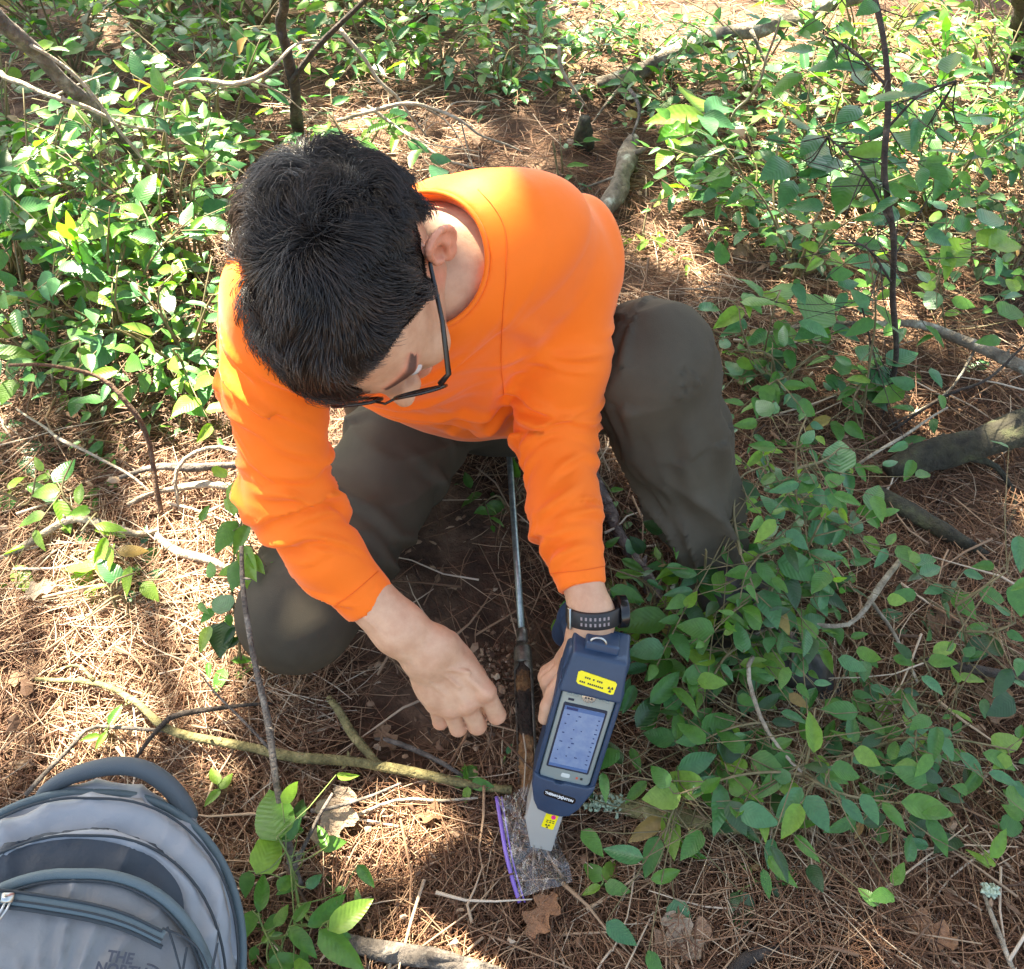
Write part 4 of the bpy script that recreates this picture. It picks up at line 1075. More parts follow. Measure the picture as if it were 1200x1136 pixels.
text_obj('NORTH', .0125, (lgfr[0]-lgfr[2]*.0020, *lgfr[1:]), M_thread, pack, 'embroidery', .0004); text_obj('FACE', .0125, (lgfr[0]+lgfr[2]*.0085-lgfr[1]*.002, *lgfr[1:]), M_thread, pack, 'embroidery', .0004)
for r in (.013, .018, .023):
    g.tube([lgfr[0]+lgfr[1]*(.020+r*math.sin(t))-lgfr[2]*(-.013+r*math.cos(t)) for t in np.linspace(0, 1.57, 14)], .0009, 5)
g.obj('embroidery', M_thread, pack)
# ------------------------------------------------------------------ sticks, logs, stems
bark = lambda nm, a, b, c, sc=45: material(nm, noise=(sc, 6, [(.30, a), (.55, b), (.72, c)]), rough=.9, bump=[('noise', 60, 1, .012), ('noise', 320, .7, .003)])
M_b = {
 'grey': bark('grey_bark', (.035, .028, .024), (.12, .10, .085), (.26, .235, .20)),
 'dark': bark('dark_bark', (.014, .010, .008), (.045, .033, .026), (.11, .09, .07)),
 'pale': bark('bleached_wood', (.16, .125, .09), (.33, .28, .21), (.48, .42, .34)),
 'yellow': bark('yellow_green_bark', (.07, .06, .025), (.20, .17, .07), (.34, .28, .14)),
 'moss': bark('mossy_bark', (.014, .011, .008), (.045, .040, .022), (.085, .095, .04), 24),
 'lichen': bark('lichened_bark', (.06, .045, .032), (.19, .16, .12), (.48, .52, .43), 26),
 'brown': bark('reddish_twig', (.045, .022, .012), (.11, .06, .035), (.19, .12, .07)),
 'purple': bark('purplish_bark', (.05, .035, .035), (.13, .095, .085), (.24, .20, .17)),
}
def stick(name, label, cat, pts, r, mat, sub=(), group=None, jag=.12, seg=9, n=None, wob=.003, seed=0):
    "pts: (px, py, height over the ground)"
    w_ = [G(*p) for p in pts]; L = sum(np.linalg.norm(b-a) for a, b in zip(w_[:-1], w_[1:])); n = n or max(8, int(L/.018)); n = min(n, 60)
    c = spline(w_, n); lr = np.random.default_rng(seed+500+int(pts[0][0])); kk = np.linspace(0, L*14, n)[:, None]; c = c+wob*1.6*np.sin(kk*lr.uniform(.6, 1.4, 3)+lr.uniform(0, 6, 3))*np.sin(np.linspace(0, math.pi, n))[:, None]**.5+wob*.5*np.sin(kk*3.1+lr.uniform(0, 6, 3))*np.sin(np.linspace(0, math.pi, n))[:, None]
    g = Geo(); g.tube(c, r, seg, jag=jag, seed=seed+3)
    if len(r if hasattr(r, '__len__') else [r]) and L > .25 and seg > 6:      # knots and broken side stubs
        rr = np.atleast_1d(r).mean()
        for k in range(int(L/.11)):
            i = lr.integers(2, n-2); d = nrm(lr.normal(size=3)+[0, 0, .4]); g.tube([c[i], c[i]+d*rr*1.8, c[i]+d*rr*2.6], [rr*.45, rr*.36, rr*.12], 6, jag=.1, seed=k)
    o = g.obj(name, M_b[mat])
    tag(o, label, cat, group)
    for sp, sr in sub:
        g2 = Geo(); g2.tube(spline([G(*p) for p in sp], max(6, 3*len(sp))), sr, 6, jag=.08, seed=5); b_ = g2.obj('side_twig', M_b[mat], o)
    return o
stick('fallen_log', 'long lichened log crossing the top right corner of the clearing', 'log', [(700, 100, .02), (745, 84, .06), (800, 56, .10), (865, 38, .14), (935, 20, .17), (1010, -6, .2), (1060, -24, .2)], [.018, .021, .020, .021, .018], 'lichen', seg=14, jag=.15, sub=[([(755, 78, .10), (720, 110, .03), (690, 150, .01)], [.006, .002]), ([(880, 35, .17), (905, 90, .08), (935, 140, .02)], [.005, .002])])
stick('fallen_log', 'short crusty lichened log piece behind the orange shoulder', 'log', [(742, 166, .04), (733, 195, .03), (722, 222, .03), (708, 246, .025), (698, 268, .02)], [.020, .024, .022, .023, .020], 'lichen', seg=14, jag=.16, sub=[([(728, 205, .04), (700, 215, .02), (680, 222, .01)], [.004, .002])])
stick('dead_pole', 'leaning dark grey pole in the top left corner', 'dead pole', [(-40, -25, .62), (0, 20, .55), (40, 60, .47), (95, 115, .36), (135, 153, .26), (170, 200, .12)], [.013, .014, .012, .010], 'grey', seg=12)
stick('fallen_branch', 'thin pale branch running alongside the leaning dark pole', 'branch', [(20, 45, .5), (70, 75, .45), (115, 118, .38), (150, 165, .30), (185, 205, .2)], [.004, .0025], 'pale', seg=7)
stick('fallen_log', 'dark mossy log with a broken end at the right edge', 'log', [(1240, 486, .10), (1200, 505, .09), (1150, 520, .075), (1100, 530, .06), (1062, 540, .05), (1040, 552, .035)], [.030, .031, .029, .028, .025, .016], 'moss', seg=16, jag=.16, sub=[([(1130, 535, .05), (1168, 548, .03), (1190, 590, .01), (1172, 630, .01)], [.007, .002])])
stick('fallen_branch', 'broken green mossy branch below the dark mossy log', 'branch', [(1025, 575, .03), (1060, 597, .035), (1085, 612, .03), (1115, 630, .03), (1155, 650, .01)], [.010, .015, .013, .012, .008], 'moss', seg=12, jag=.18)
stick('fallen_branch', 'crooked branch at the right with lichen on its thick end', 'branch', [(900, 392, .06), (930, 383, .09), (990, 377, .11), (1050, 378, .10), (1095, 388, .09), (1130, 402, .08), (1165, 415, .08), (1215, 438, .08)], [.0035, .0045, .006, .008, .012, .011], 'lichen', seg=10, sub=[([(1145, 405, .08), (1110, 460, .04), (1040, 500, .02)], [.003, .0015])])
stick('fallen_branch', 'purplish barked stick between the watch arm and the upright knee', 'branch', [(690, 540, .02), (705, 575, .02), (722, 612, .02), (742, 650, .02), (762, 690, .02), (775, 715, .02)], [.010, .0115, .0105, .012, .0105], 'purple', seg=12, jag=.18)
stick('fallen_branch', 'long bent yellowish branch lying across from the backpack side to the plastic bag', 'branch', [(42, 796, .03), (110, 798, .035), (155, 818, .04), (200, 858, .045), (300, 878, .04), (400, 892, .04), (470, 905, .035), (530, 917, .03), (600, 926, .02)], [.003, .0045, .0055, .0065, .0072, .0066, .006], 'yellow', seg=10, jag=.08, sub=[([(110, 798, .035), (90, 780, .03), (60, 788, .02)], [.003, .0015])])
stick('fallen_branch', 'short greenish stick meeting the long yellowish branch', 'branch', [(385, 818, .03), (410, 848, .03), (432, 878, .035), (450, 902, .04)], [.0052, .006, .006, .0045], 'yellow', seg=9)
stick('fallen_branch', 'brown rotting branch under the leaves to the right of the grey nose', 'branch', [(700, 935, .02), (745, 950, .025), (800, 960, .03), (860, 965, .03), (930, 962, .02), (1000, 955, .01)], [.009, .0125, .0125, .011, .007], 'yellow', seg=12, jag=.16)
stick('fallen_branch', 'grey smooth branch at the bottom edge beside the big leaved seedling', 'branch', [(395, 1098, .02), (430, 1112, .03), (480, 1122, .03), (530, 1133, .03), (585, 1150, .03)], [.008, .0105, .0115, .0105], 'grey', seg=12, jag=.12, sub=[([(500, 1120, .045), (545, 1126, .04), (590, 1140, .03)], [.005, .0045])])
stick('fallen_branch', 'short dark stick at the bottom edge right of the bag', 'branch', [(850, 1150, .02), (885, 1126, .03), (918, 1110, .02)], [.006, .0075, .005], 'dark', seg=9)
stick('dry_sapling', 'upright grey twig rising from the seedling in front of the grey knee', 'dry sapling', [(356, 1048, .0), (343, 1010, .05), (326, 930, .12), (318, 880, .16), (305, 820, .21), (292, 750, .26), (285, 700, .30), (283, 640, .34)], [.0058, .005, .0042, .0036, .0025], 'grey', seg=9, wob=.0015, sub=[([(318, 880, .16), (290, 850, .17), (255, 815, .16), (235, 790, .15)], [.0022, .001]), ([(345, 1015, .05), (372, 960, .09), (390, 930, .1)], [.003, .002])])
for i, (lb, pts, r, mt) in enumerate([
 ('grey fallen stick, upper of two side by side behind the bent arm', [(140, 560, .03), (175, 548, .04), (225, 546, .04), (285, 545, .04)], [.004, .007, .0065], 'grey'),
 ('grey fallen stick, lower of two side by side behind the bent arm', [(150, 592, .02), (180, 576, .03), (230, 573, .03), (288, 574, .03)], [.004, .006, .006], 'pale'),
 ('curved pale twig arching over the two grey sticks behind the bent arm', [(212, 600, .02), (208, 560, .06), (225, 535, .08), (255, 525, .08), (285, 535, .07)], [.0035, .003], 'pale'),
 ('bleached white stick end pointing at the knee on the ground', [(180, 622, .02), (205, 640, .025), (235, 652, .03), (266, 668, .03)], [.006, .0075, .007], 'pale'),
 ('crooked white branch on the sunlit needles, under pale leaves', [(0, 655, .02), (40, 635, .03), (90, 610, .03), (120, 618, .03), (160, 628, .03), (185, 622, .02)], [.004, .007, .006, .005], 'pale'),
 ('thin light twig forked across the sunlit floor on the left', [(20, 480, .03), (60, 505, .06), (105, 530, .07), (150, 555, .05), (180, 582, .02)], [.002, .003, .002], 'pale'),
 ('forked tan sapling stem between the left shrubs and the grey sticks', [(190, 615, 0), (182, 580, .05), (170, 520, .12), (157, 482, .17), (120, 445, .22), (60, 428, .26), (10, 428, .28)], [.0045, .0045, .0035, .0022], 'brown'),
 ('short dark stick crossing the yellowish branch at its left bend', [(150, 905, .02), (190, 850, .05), (215, 838, .06), (250, 832, .05), (320, 824, .03)], [.002, .004, .0035, .002], 'dark'),
 ('thin twig slanting down from the handle of the backpack', [(30, 932, .05), (75, 880, .04), (110, 850, .03), (205, 858, .04)], [.003, .0025], 'grey'),
 ('thin brown twig lying just behind the plastic bag', [(410, 960, .02), (440, 945, .03), (485, 932, .03), (560, 935, .03)], [.0025, .0022, .0015], 'pale'),
 ('thin dark twig leaning out of the needles left of the plastic bag', [(365, 950, .04), (400, 940, .06), (450, 925, .07), (470, 918, .07)], [.0028, .0018], 'grey'),
 ('pale stick beside the yellowish branch under the right hand', [(440, 865, .02), (480, 880, .03), (530, 905, .03), (545, 912, .02)], [.003, .004, .003], 'grey'),
 ('dark stick at the right edge lying on the brown needles', [(1085, 775, .03), (1120, 780, .04), (1160, 783, .04), (1210, 790, .04)], [.005, .0075, .007], 'dark'),
 ('grey twig forked above the boot among the green leaves', [(1060, 650, .1), (1036, 690, .13), (1012, 718, .14), (985, 734, .13), (915, 731, .12), (880, 745, .12)], [.004, .0045, .003, .002], 'pale'),
 ('pale twig going down from the leafy fork towards the needles', [(1018, 700, .09), (1040, 730, .06), (1062, 775, .03), (1075, 800, .02)], [.003, .002], 'pale'),
 ('long dark vine like twig in front of the black boot', [(882, 770, .16), (879, 795, .16), (895, 845, .14), (915, 880, .13), (942, 908, .12)], [.0028, .0024, .002], 'pale'),
 ('straight bare tan stick rising at the right among broad leaves', [(850, 150, .12), (880, 110, .3), (903, 60, .42), (915, 20, .5)], [.003, .003, .002], 'pale'),
 ('thin bare stem arching right below the mossy broken log', [(1005, 545, .06), (1040, 520, .10), (1085, 490, .12), (1110, 478, .12)], [.003, .002], 'pale'),
 ('dark slanting twig left of the lichened crooked branch', [(1045, 505, .02), (1100, 470, .06), (1160, 440, .1), (1200, 405, .13)], [.0025, .003, .002], 'dark'),
 ('pale broken stick in the bottom right corner', [(1150, 1035, .02), (1165, 1065, .03), (1182, 1110, .03), (1195, 1150, .02)], [.002, .0032, .003], 'pale'),
]):
    stick('stick', lb, 'stick', pts, r, mt, seg=8, seed=i)
# dead brushwood behind the head: one fallen spray per main branch
for i, (lb, pts, subs) in enumerate([
 ('bleached twiggy branch behind the dark hair, thickest of the spray', [(395, 142, .10), (440, 130, .14), (500, 127, .15), (545, 143, .12), (612, 178, .05)], [[(500, 127, .15), (530, 150, .1), (560, 208, .02)], [(520, 133, .14), (535, 120, .12), (575, 120, .08)], [(540, 141, .12), (548, 175, .06), (558, 208, .02)]]),
 ('bleached twig below the thick pale branch behind the hair', [(430, 125, .12), (470, 148, .10), (520, 185, .06), (570, 205, .02)], [[(470, 148, .1), (500, 190, .04), (525, 212, .01)], [(450, 137, .12), (490, 165, .1), (560, 178, .05)]]),
 ('thin grey twig slanting across the needles above the hair', [(395, 30, .3), (430, 75, .22), (465, 115, .15), (500, 160, .06)], [[(430, 75, .22), (450, 90, .15), (480, 95, .1)]]),
 ('arched white twig in the upper left thicket', [(205, 100, .35), (285, 92, .38), (330, 65, .40), (375, 48, .38)], [[(285, 92, .38), (330, 110, .3), (375, 148, .2)]]),
 ('long pale twig across the upper left thicket', [(0, 85, .4), (60, 115, .38), (120, 140, .34), (200, 155, .28)], [[(60, 115, .38), (90, 100, .38), (130, 85, .36)]]),
 ('wiry grey twig in the upper middle of the clearing', [(655, 55, .2), (668, 90, .12), (690, 130, .03)], []),
 ('brown leafless twig just above the orange back', [(738, 105, .12), (748, 140, .08), (742, 165, .06)], []),
]):
    stick('brushwood', lb, 'twig', pts, [.005, .0042, .002], 'pale' if i != 6 else 'grey', seg=7, wob=.006, sub=[(s, [.0024, .001]) for s in subs], seed=i)
stick('tree_stump', 'small decayed stump in the needles behind the shoulder', 'stump', [(683, 172, .0), (684, 158, .05), (685, 138, .10)], [.024, .02, .014], 'moss', seg=14, jag=.25)
stick('bare_tree', 'thin dark trunk standing in the upper left thicket', 'tree', [(352, 160, 0), (345, 120, .12), (338, 70, .26), (332, 20, .4), (330, -60, .6)], [.015, .011, .009], 'dark', seg=12, sub=[([(342, 95, .2), (372, 55, .32), (420, 8, .42), (450, -20, .5)], [.007, .005])])
stick('bare_tree', 'dark trunk cut off by the top right corner', 'tree', [(1192, 70, 0), (1196, 40, .12), (1202, 0, .25), (1215, -60, .5)], [.028, .026], 'dark', seg=14)

# ------------------------------------------------------------------ leaves
def leaf_mat(nm, tones, rough=.40, trans=.32):
    m = material(nm, objrand=[(i/(len(tones)-1), c) for i, c in enumerate(tones)], rough=rough, spec=.5, trans=trans, noise=(6, 3, [(.3, (.72, .72, .72)), (.7, (1, 1, 1))]))
    n = m.node_tree.nodes; l = m.node_tree.links; b = n['Principled BSDF']
    tc = n.new('ShaderNodeTexCoord'); sp = n.new('ShaderNodeSeparateXYZ'); l.new(tc.outputs['Object'], sp.inputs[0])
    ab = n.new('ShaderNodeMath'); ab.operation = 'ABSOLUTE'; l.new(sp.outputs['Y'], ab.inputs[0])
    mu = n.new('ShaderNodeMath'); mu.operation = 'MULTIPLY'; mu.inputs[1].default_value = -.85; l.new(ab.outputs[0], mu.inputs[0])
    ad = n.new('ShaderNodeMath'); ad.operation = 'ADD'; l.new(mu.outputs[0], ad.inputs[0]); l.new(sp.outputs['X'], ad.inputs[1])
    ms = n.new('ShaderNodeMath'); ms.operation = 'MULTIPLY'; ms.inputs[1].default_value = 66; l.new(ad.outputs[0], ms.inputs[0])
    si = n.new('ShaderNodeMath'); si.operation = 'SINE'; l.new(ms.outputs[0], si.inputs[0])
    bp = n.new('ShaderNodeBump'); bp.inputs['Strength'].default_value = .12; bp.inputs['Distance'].default_value = .006; l.new(si.outputs[0], bp.inputs['Height']); l.new(bp.outputs[0], b.inputs['Normal'])
    return m
ML = {
 'mid': leaf_mat('leaf_green', [(.050, .170, .028), (.070, .200, .030), (.110, .250, .040), (.055, .180, .045)]),
 'blue': leaf_mat('leaf_bluegreen', [(.045, .155, .055), (.065, .195, .075), (.050, .165, .042)], .34, .22),
 'brown': leaf_mat('leaf_browning', [(.22, .16, .04), (.30, .17, .06), (.26, .22, .05)], .5, .3),
 'light': leaf_mat('leaf_yellowgreen', [(.17, .33, .035), (.22, .36, .06), (.14, .31, .04)], .42, .40),
 'dark': leaf_mat('leaf_dark', [(.022, .070, .020), (.032, .090, .022)], .4, .2),
}
def leaf_mesh(i, wd, fold_, curl, tipw, holes=False):
    lr = np.random.default_rng(100+i); nx, ny = 9, 5; V = []; Fc = []
    for a in range(nx):
        t = a/(nx-1); wdt = wd*2.42*t**(.66*tipw)*(1-t)**1.02+.004*(1-t)
        if a == nx-1: wdt = .003
        for b in range(ny):
            s = (b-(ny-1)/2)/((ny-1)/2); y = s*wdt*(1+lr.normal(0, .02))
            z = fold_*abs(s)*wdt-curl*(t-.3)**2+lr.normal(0, .006)+.012*math.sin(t*14+i)*abs(s)
            V.append((t+lr.normal(0, .004)*(0 < a < nx-1), y+.04*math.sin(t*3+i)*wd, z))
    for a in range(nx-1):
        for b in range(ny-1): q = a*ny+b; Fc.append((q, q+ny, q+ny+1, q+1))
    return V, Fc
LM = {k: [] for k in ML}
shapes = [(.25, .35, .10, .88), (.29, .20, .18, .80), (.23, .50, .05, .95), (.32, .15, .22, .78), (.27, -.12, .28, .85), (.21, .30, .35, .92)]
for i, sp in enumerate(shapes):
    V, Fc = leaf_mesh(i, *sp)
    for k in ML: LM[k].append(mesh_from('leaf', V, Fc, ML[k]))
M_stem = material('leaf_stem', noise=(60, 3, [(.3, (.09, .085, .03)), (.7, (.20, .15, .08))]), rough=.7)
M_stemg = material('green_stem', base=(.13, .19, .05), rough=.6)
NLEAF = [0]; KEEP = [G(615, 860), G(614, 900), G(622, 950), G(640, 1000)]
def add_leaf(plant, base, dirv, nor, L, tone, wid=1.):
    mid_ = np.asarray(base)+nrm(dirv)*L*.5
    if L > .03 and min(np.hypot(mid_[0]-q[0], mid_[1]-q[1]) for q in KEEP) < .052: return None     # nothing grows over the probe and the bag
    x = nrm(dirv); z = nrm(np.asarray(nor, float)-x*np.dot(nor, x)); y = np.cross(z, x)
    me = LM[tone][int(rng.integers(0, len(shapes)))]
    o = bpy.data.objects.new('leaf', me); col.objects.link(o); o.parent = plant
    M = Matrix(((x[0]*L, y[0]*L*wid, z[0]*L, base[0]-plant.location[0]), (x[1]*L, y[1]*L*wid, z[1]*L, base[1]-plant.location[1]), (x[2]*L, y[2]*L*wid, z[2]*L, base[2]-plant.location[2]), (0, 0, 0, 1)))
    o.matrix_local = M; NLEAF[0] += 1
    return o
def upn(k=.45):
    return np.array([rng.normal(0, k), rng.normal(-.15, k), 1.])
def pick(tones):
    if rng.random() < .022: return 'brown'
    ks = list(tones); p = np.array([tones[k] for k in ks], float); return ks[rng.choice(len(ks), p=p/p.sum())]
def shrub(label, px, py, h, rad, n, size, tones, cat='shrub', name='shrub', lean=(0, 0), nst=None, group=None, mat=None, h0=.25, tilt=.45):
    root = G(px, py, 0); pl = empty(name, root, label, cat, group); g = Geo()
    nst = nst or max(2, min(9, n//10)); cnt = 0
    stems = []
    for s in range(nst):
        a = 6.283*(s+rng.uniform(0, .7))/nst; rr = rad*math.sqrt(rng.uniform(.15, 1)); top = root+np.array([rr*math.cos(a)+lean[0], rr*math.sin(a)+lean[1], h*rng.uniform(.6, 1.05)])
        m = (root+top)/2+np.array([0, 0, h*.16])+rng.normal(0, .02, 3); st = root+np.array([rng.normal(0, .01), rng.normal(0, .01), 0])
        c = spline([st, m, top], 9); g.tube(c, [.0028+.004*h, .0012], 5, seed=s); stems.append(c)
    while cnt < n:
        c = stems[int(rng.integers(0, len(stems)))]; t = rng.uniform(h0, 1); b = c[min(int(t*8), 8)]
        out = np.array([b[0]-root[0]-lean[0]*t, b[1]-root[1]-lean[1]*t, 0]); out = nrm(out+rng.normal(0, .06, 3)*np.array([1, 1, 0]))
        td = nrm(out*1.0+rng.normal(0, .55, 3)*np.array([1, 1, .4])+np.array([0, 0, .12])); k = int(rng.integers(3, 7)); L = size*.62*k
        tw = [b+td*L*u+np.array([0, 0, -.25*L*u*u])+rng.normal(0, .003, 3) for u in (0, .5, 1.)]
        tw = spline(tw, 5); g.tube(tw, [.0014, .0007], 4)
        side = np.cross(td, [0, 0, 1.])
        for j in range(k+1):
            if cnt >= n: break
            u = (j+.6)/(k+.6); q = tw[0]*(1-u)+tw[-1]*u+np.array([0, 0, .06*L*math.sin(u*3)])
            if q[2] < gh(q[0], q[1])+.012: q[2] = float(gh(q[0], q[1]))+.015
            d = td*.55+side*(1 if j % 2 else -1)*rng.uniform(.5, 1.1) if j < k else td
            d = np.array(d)+np.array([0, 0, rng.normal(-.12, .28)])
            add_leaf(pl, q, d, upn(tilt), size*rng.uniform(.45, 1.22)*(.75 if j == k else 1), pick(tones)); cnt += 1
    g.obj('stem', mat or M_stem, pl)
    return pl
def traced(label, rootpx, lines, leaves, tones, cat='shrub', name='shrub', group=None, fill=0, fsize=.04, lh=None, mat=None, tilt=.22, frr=.07, r0=.0022):
    """lines: [(px, py, h)...] branches; leaves: (base px, base py, tip px, tip py, h, tone)"""
    root = G(*rootpx, 0) if len(rootpx) == 2 else G(*rootpx); pl = empty(name, root, label, cat, group); g = Geo(); cs = []
    for ln in lines:
        c = spline([G(*p) for p in ln], max(8, 5*len(ln))); cs.append(c); g.tube(c, [r0 if ln is lines[0] else .0022, .0011 if r0 < .003 else (.004 if ln is lines[0] else .0014)], 7, jag=.06)
    allp = np.vstack(cs) if cs else root[None]
    for lf in leaves:
        bx, by, tx_, ty, h = lf[:5]; tone = lf[5] if len(lf) > 5 else pick(tones)
        b = G(bx, by, h); t = G(tx_, ty, max(.008, h-.008+rng.normal(0, .008)))
        d = t-b; L = float(np.linalg.norm(d)); n0 = nrm(np.array([rng.normal(0, tilt), rng.normal(-.30, tilt), .95]))
        add_leaf(pl, b, d, n0, L*1.04, tone, wid=rng.uniform(.95, 1.2))
        i = np.argmin(((allp-b)**2).sum(1)+.5*np.clip(allp[:, 2]-b[2], 0, 1)**2); q = allp[i]
        if np.linalg.norm(q-b) > .004:
            m = (q+b)/2+np.array([0, 0, -.15*np.linalg.norm(q-b)])+nrm(d)*-.1*np.linalg.norm(q-b); g.tube(spline([q, m, b], 6), [.0012, .0008], 4)
    for k in range(fill):
        i = int(rng.integers(0, len(allp))); q = allp[i]+rng.normal(0, frr, 3)*np.array([1, 1, .45])+np.array([0, 0, -.02]); q[2] = max(q[2], float(gh(q[0], q[1]))+.015)
        a = rng.uniform(0, 6.283); add_leaf(pl, q, (math.cos(a), math.sin(a), rng.normal(-.1, .25)), upn(.4), fsize*rng.uniform(.6, 1.15), pick(tones))
        e = allp[i]; m = (e+q)/2+np.array([0, 0, -.01]); g.tube([e, m, q], [.0010, .0006], 4)
    if g.V: g.obj('stem', mat or M_stem, pl)
    return pl
# ---- traced plants.  z5: zoom of the lower right, z6: upper right, z3: bottom left
def z5(L, h): return [(700+a/2.066, 480+b/2.066, 700+c/2.066, 480+d/2.066, *( (x[0],) if x and isinstance(x[0], (int, float)) else (h,)), *( [y for y in x if isinstance(y, str)])) for a, b, c, d, *x in L]
def z6(L, h): return [(700+a/2.272, b/2.272, 700+c/2.272, d/2.272, *( (x[0],) if x and isinstance(x[0], (int, float)) else (h,)), *( [y for y in x if isinstance(y, str)])) for a, b, c, d, *x in L]
def z3(L, h): return [(a/2.609, 860+b/2.609, c/2.609, 860+d/2.609, *( (x[0],) if x and isinstance(x[0], (int, float)) else (h,)), *( [y for y in x if isinstance(y, str)])) for a, b, c, d, *x in L]
GT = {'mid': 5, 'blue': 3, 'light': 1.2, 'dark': 1.2}
traced('broad leaved shrub in front of the black boot, its lowest leaves over the needles', (905, 880),
 [[(905, 880, 0), (942, 908, .12), (985, 930, .13), (1040, 940, .12), (1112, 945, .11)], [(942, 908, .12), (905, 905, .13), (860, 910, .14), (797, 930, .13)], [(905, 880, 0), (900, 850, .12), (870, 850, .14), (840, 860, .13), (800, 880, .12)], [(942, 908, .12), (950, 870, .16), (955, 830, .18)], [(797, 935, .12), (785, 960, .10), (778, 985, .08)]],
 z5([(300, 905, 290, 1025), (315, 890, 402, 948), (170, 975, 187, 1088, .08), (147, 1032, 115, 1133, .07), (155, 985, 78, 1048, .08), (203, 935, 110, 942, 'light'), (497, 915, 428, 1003), (492, 955, 447, 1037, 'light'), (505, 935, 562, 1022), (540, 880, 612, 905), (590, 945, 646, 1002), (640, 930, 680, 1005), (690, 950, 747, 1018), (735, 950, 862, 982), (800, 985, 852, 1085, .09), (768, 972, 785, 1048, .07, 'dark'), (825, 920, 888, 950, .08), (308, 852, 330, 768), (250, 792, 338, 745), (372, 840, 457, 885), (195, 872, 287, 838), (190, 800, 202, 718, 'mid'), (187, 802, 112, 782), (525, 832, 513, 733, .18, 'light'), (565, 868, 636, 890, .16), (620, 828, 688, 860, .14), (560, 900, 600, 945), (470, 900, 415, 870), (230, 930, 285, 880), (255, 930, 175, 880), (330, 960, 365, 1000, .10, 'dark'), (300, 960, 250, 905, .12, 'mid'), (350, 880, 300, 830), (560, 870, 500, 860, .15), (270, 1000, 330, 1020, .07, 'dark'), (455, 985, 425, 925, .1, 'dark'), (640, 1000, 700, 985, .08, 'dark')], .13), GT, fill=95, fsize=.046)
traced('leafy shrub filling the gap right of the analyser and below the knee', (870, 700),
 [[(905, 760, 0), (880, 745, .14), (860, 735, .15), (811, 746, .12), (780, 728, .11), (753, 712, .10)], [(905, 760, 0), (892, 720, .18), (880, 680, .22), (868, 650, .24), (855, 620, .24)], [(892, 720, .18), (905, 690, .2), (930, 670, .2), (940, 650, .2)], [(880, 745, .14), (850, 770, .15), (830, 800, .14), (800, 820, .12)], [(753, 712, .10), (735, 730, .1), (722, 735, .1)], [(868, 650, .24), (860, 600, .26), (868, 560, .28), (900, 545, .28)]],
 z5([(128, 712, 197, 635, 'mid'), (205, 655, 312, 612), (95, 770, 150, 690, 'dark'), (325, 305, 377, 288, .24), (322, 290, 268, 312, .24, 'light'), (435, 368, 547, 405, .22), (462, 403, 482, 483, .21), (400, 435, 438, 522, .2), (455, 295, 512, 338, .24, 'blue'), (30, 435, 113, 465, .14), (170, 500, 42, 527, .13, 'mid'), (195, 480, 175, 440, .15, 'light'), (160, 400, 205, 385, .16), (235, 615, 272, 578, .16), (495, 575, 541, 592, .16), (480, 640, 520, 605, .14), (300, 615, 330, 655, .16, 'blue'), (305, 545, 345, 520, .18), (355, 500, 350, 440, .19), (330, 470, 300, 520, .18), (285, 440, 340, 395, .2), (250, 420, 290, 360, .2), (350, 430, 410, 400, .21), (300, 350, 360, 330, .22), (390, 350, 330, 370, .22), (230, 520, 170, 560, .12), (250, 540, 290, 480, .15), (120, 620, 60, 640, .10), (130, 560, 80, 590, .10), (180, 600, 120, 650, .10), (210, 720, 180, 760, .10), (60, 700, 20, 760, .08, 'dark'), (80, 820, 105, 880, .06), (60, 860, 20, 800, .06, 'dark'), (350, 120, 300, 130, .27, 'light'), (400, 100, 360, 140, .28, 'light'), (430, 150, 380, 120, .27, 'light'), (340, 180, 395, 205, .26), (360, 220, 400, 250, .25), (480, 230, 430, 215, .25), (470, 190, 520, 215, .25)], .15), GT, fill=190, fsize=.044, frr=.065)
traced('pale leaved shrub right of the trouser leg, with a curled upright leaf', (960, 690),
 [[(965, 700, 0), (960, 660, .14), (955, 620, .2), (935, 590, .25), (932, 550, .3), (935, 515, .32), (945, 490, .33)], [(955, 620, .2), (985, 612, .22), (1000, 615, .22)], [(932, 550, .3), (965, 540, .3), (985, 525, .3)]],
 z5([(588, 155, 585, 70, .30, 'blue'), (600, 150, 615, 210, .28, 'blue'), (497, 82, 527, 45, .33, 'blue'), (660, 245, 682, 182, .22, 'mid'), (510, 302, 605, 283, .22, 'blue'), (620, 300, 632, 255, .22, 'blue'), (595, 290, 570, 330, .22, 'blue'), (540, 260, 575, 235, .24), (520, 200, 570, 225, .26), (545, 235, 510, 265, .25), (512, 430, 612, 482, .14, 'dark'), (590, 400, 560, 440, .16, 'dark'), (700, 330, 722, 300, .18), (455, 205, 500, 255, .25), (430, 90, 400, 110, .3, 'light'), (520, 130, 480, 150, .3), (540, 110, 520, 140, .3, 'light')], .22), {'mid': 3, 'blue': 4, 'light': 2}, fill=75, fsize=.038, frr=.055)
traced('low huckleberry sprig with rounded leaves below the twig fork on the right', (1050, 880),
 [[(1050, 900, 0), (1040, 870, .08), (1085, 865, .1), (1130, 868, .1), (1190, 880, .1)], [(1040, 870, .08), (1010, 880, .09), (980, 890, .1)], [(1050, 900, 0), (1075, 850, .12), (1062, 820, .14)]],
 z5([(710, 850, 722, 803), (745, 782, 812, 758), (880, 830, 936, 888), (935, 830, 1022, 872), (955, 810, 1035, 797), (640, 810, 700, 790), (790, 880, 840, 900, 'dark'), (740, 870, 790, 845), (830, 860, 790, 810), (700, 880, 650, 860), (860, 790, 800, 775), (1000, 840, 960, 870), (770, 800, 730, 840)], .10), GT, fill=65, fsize=.044)
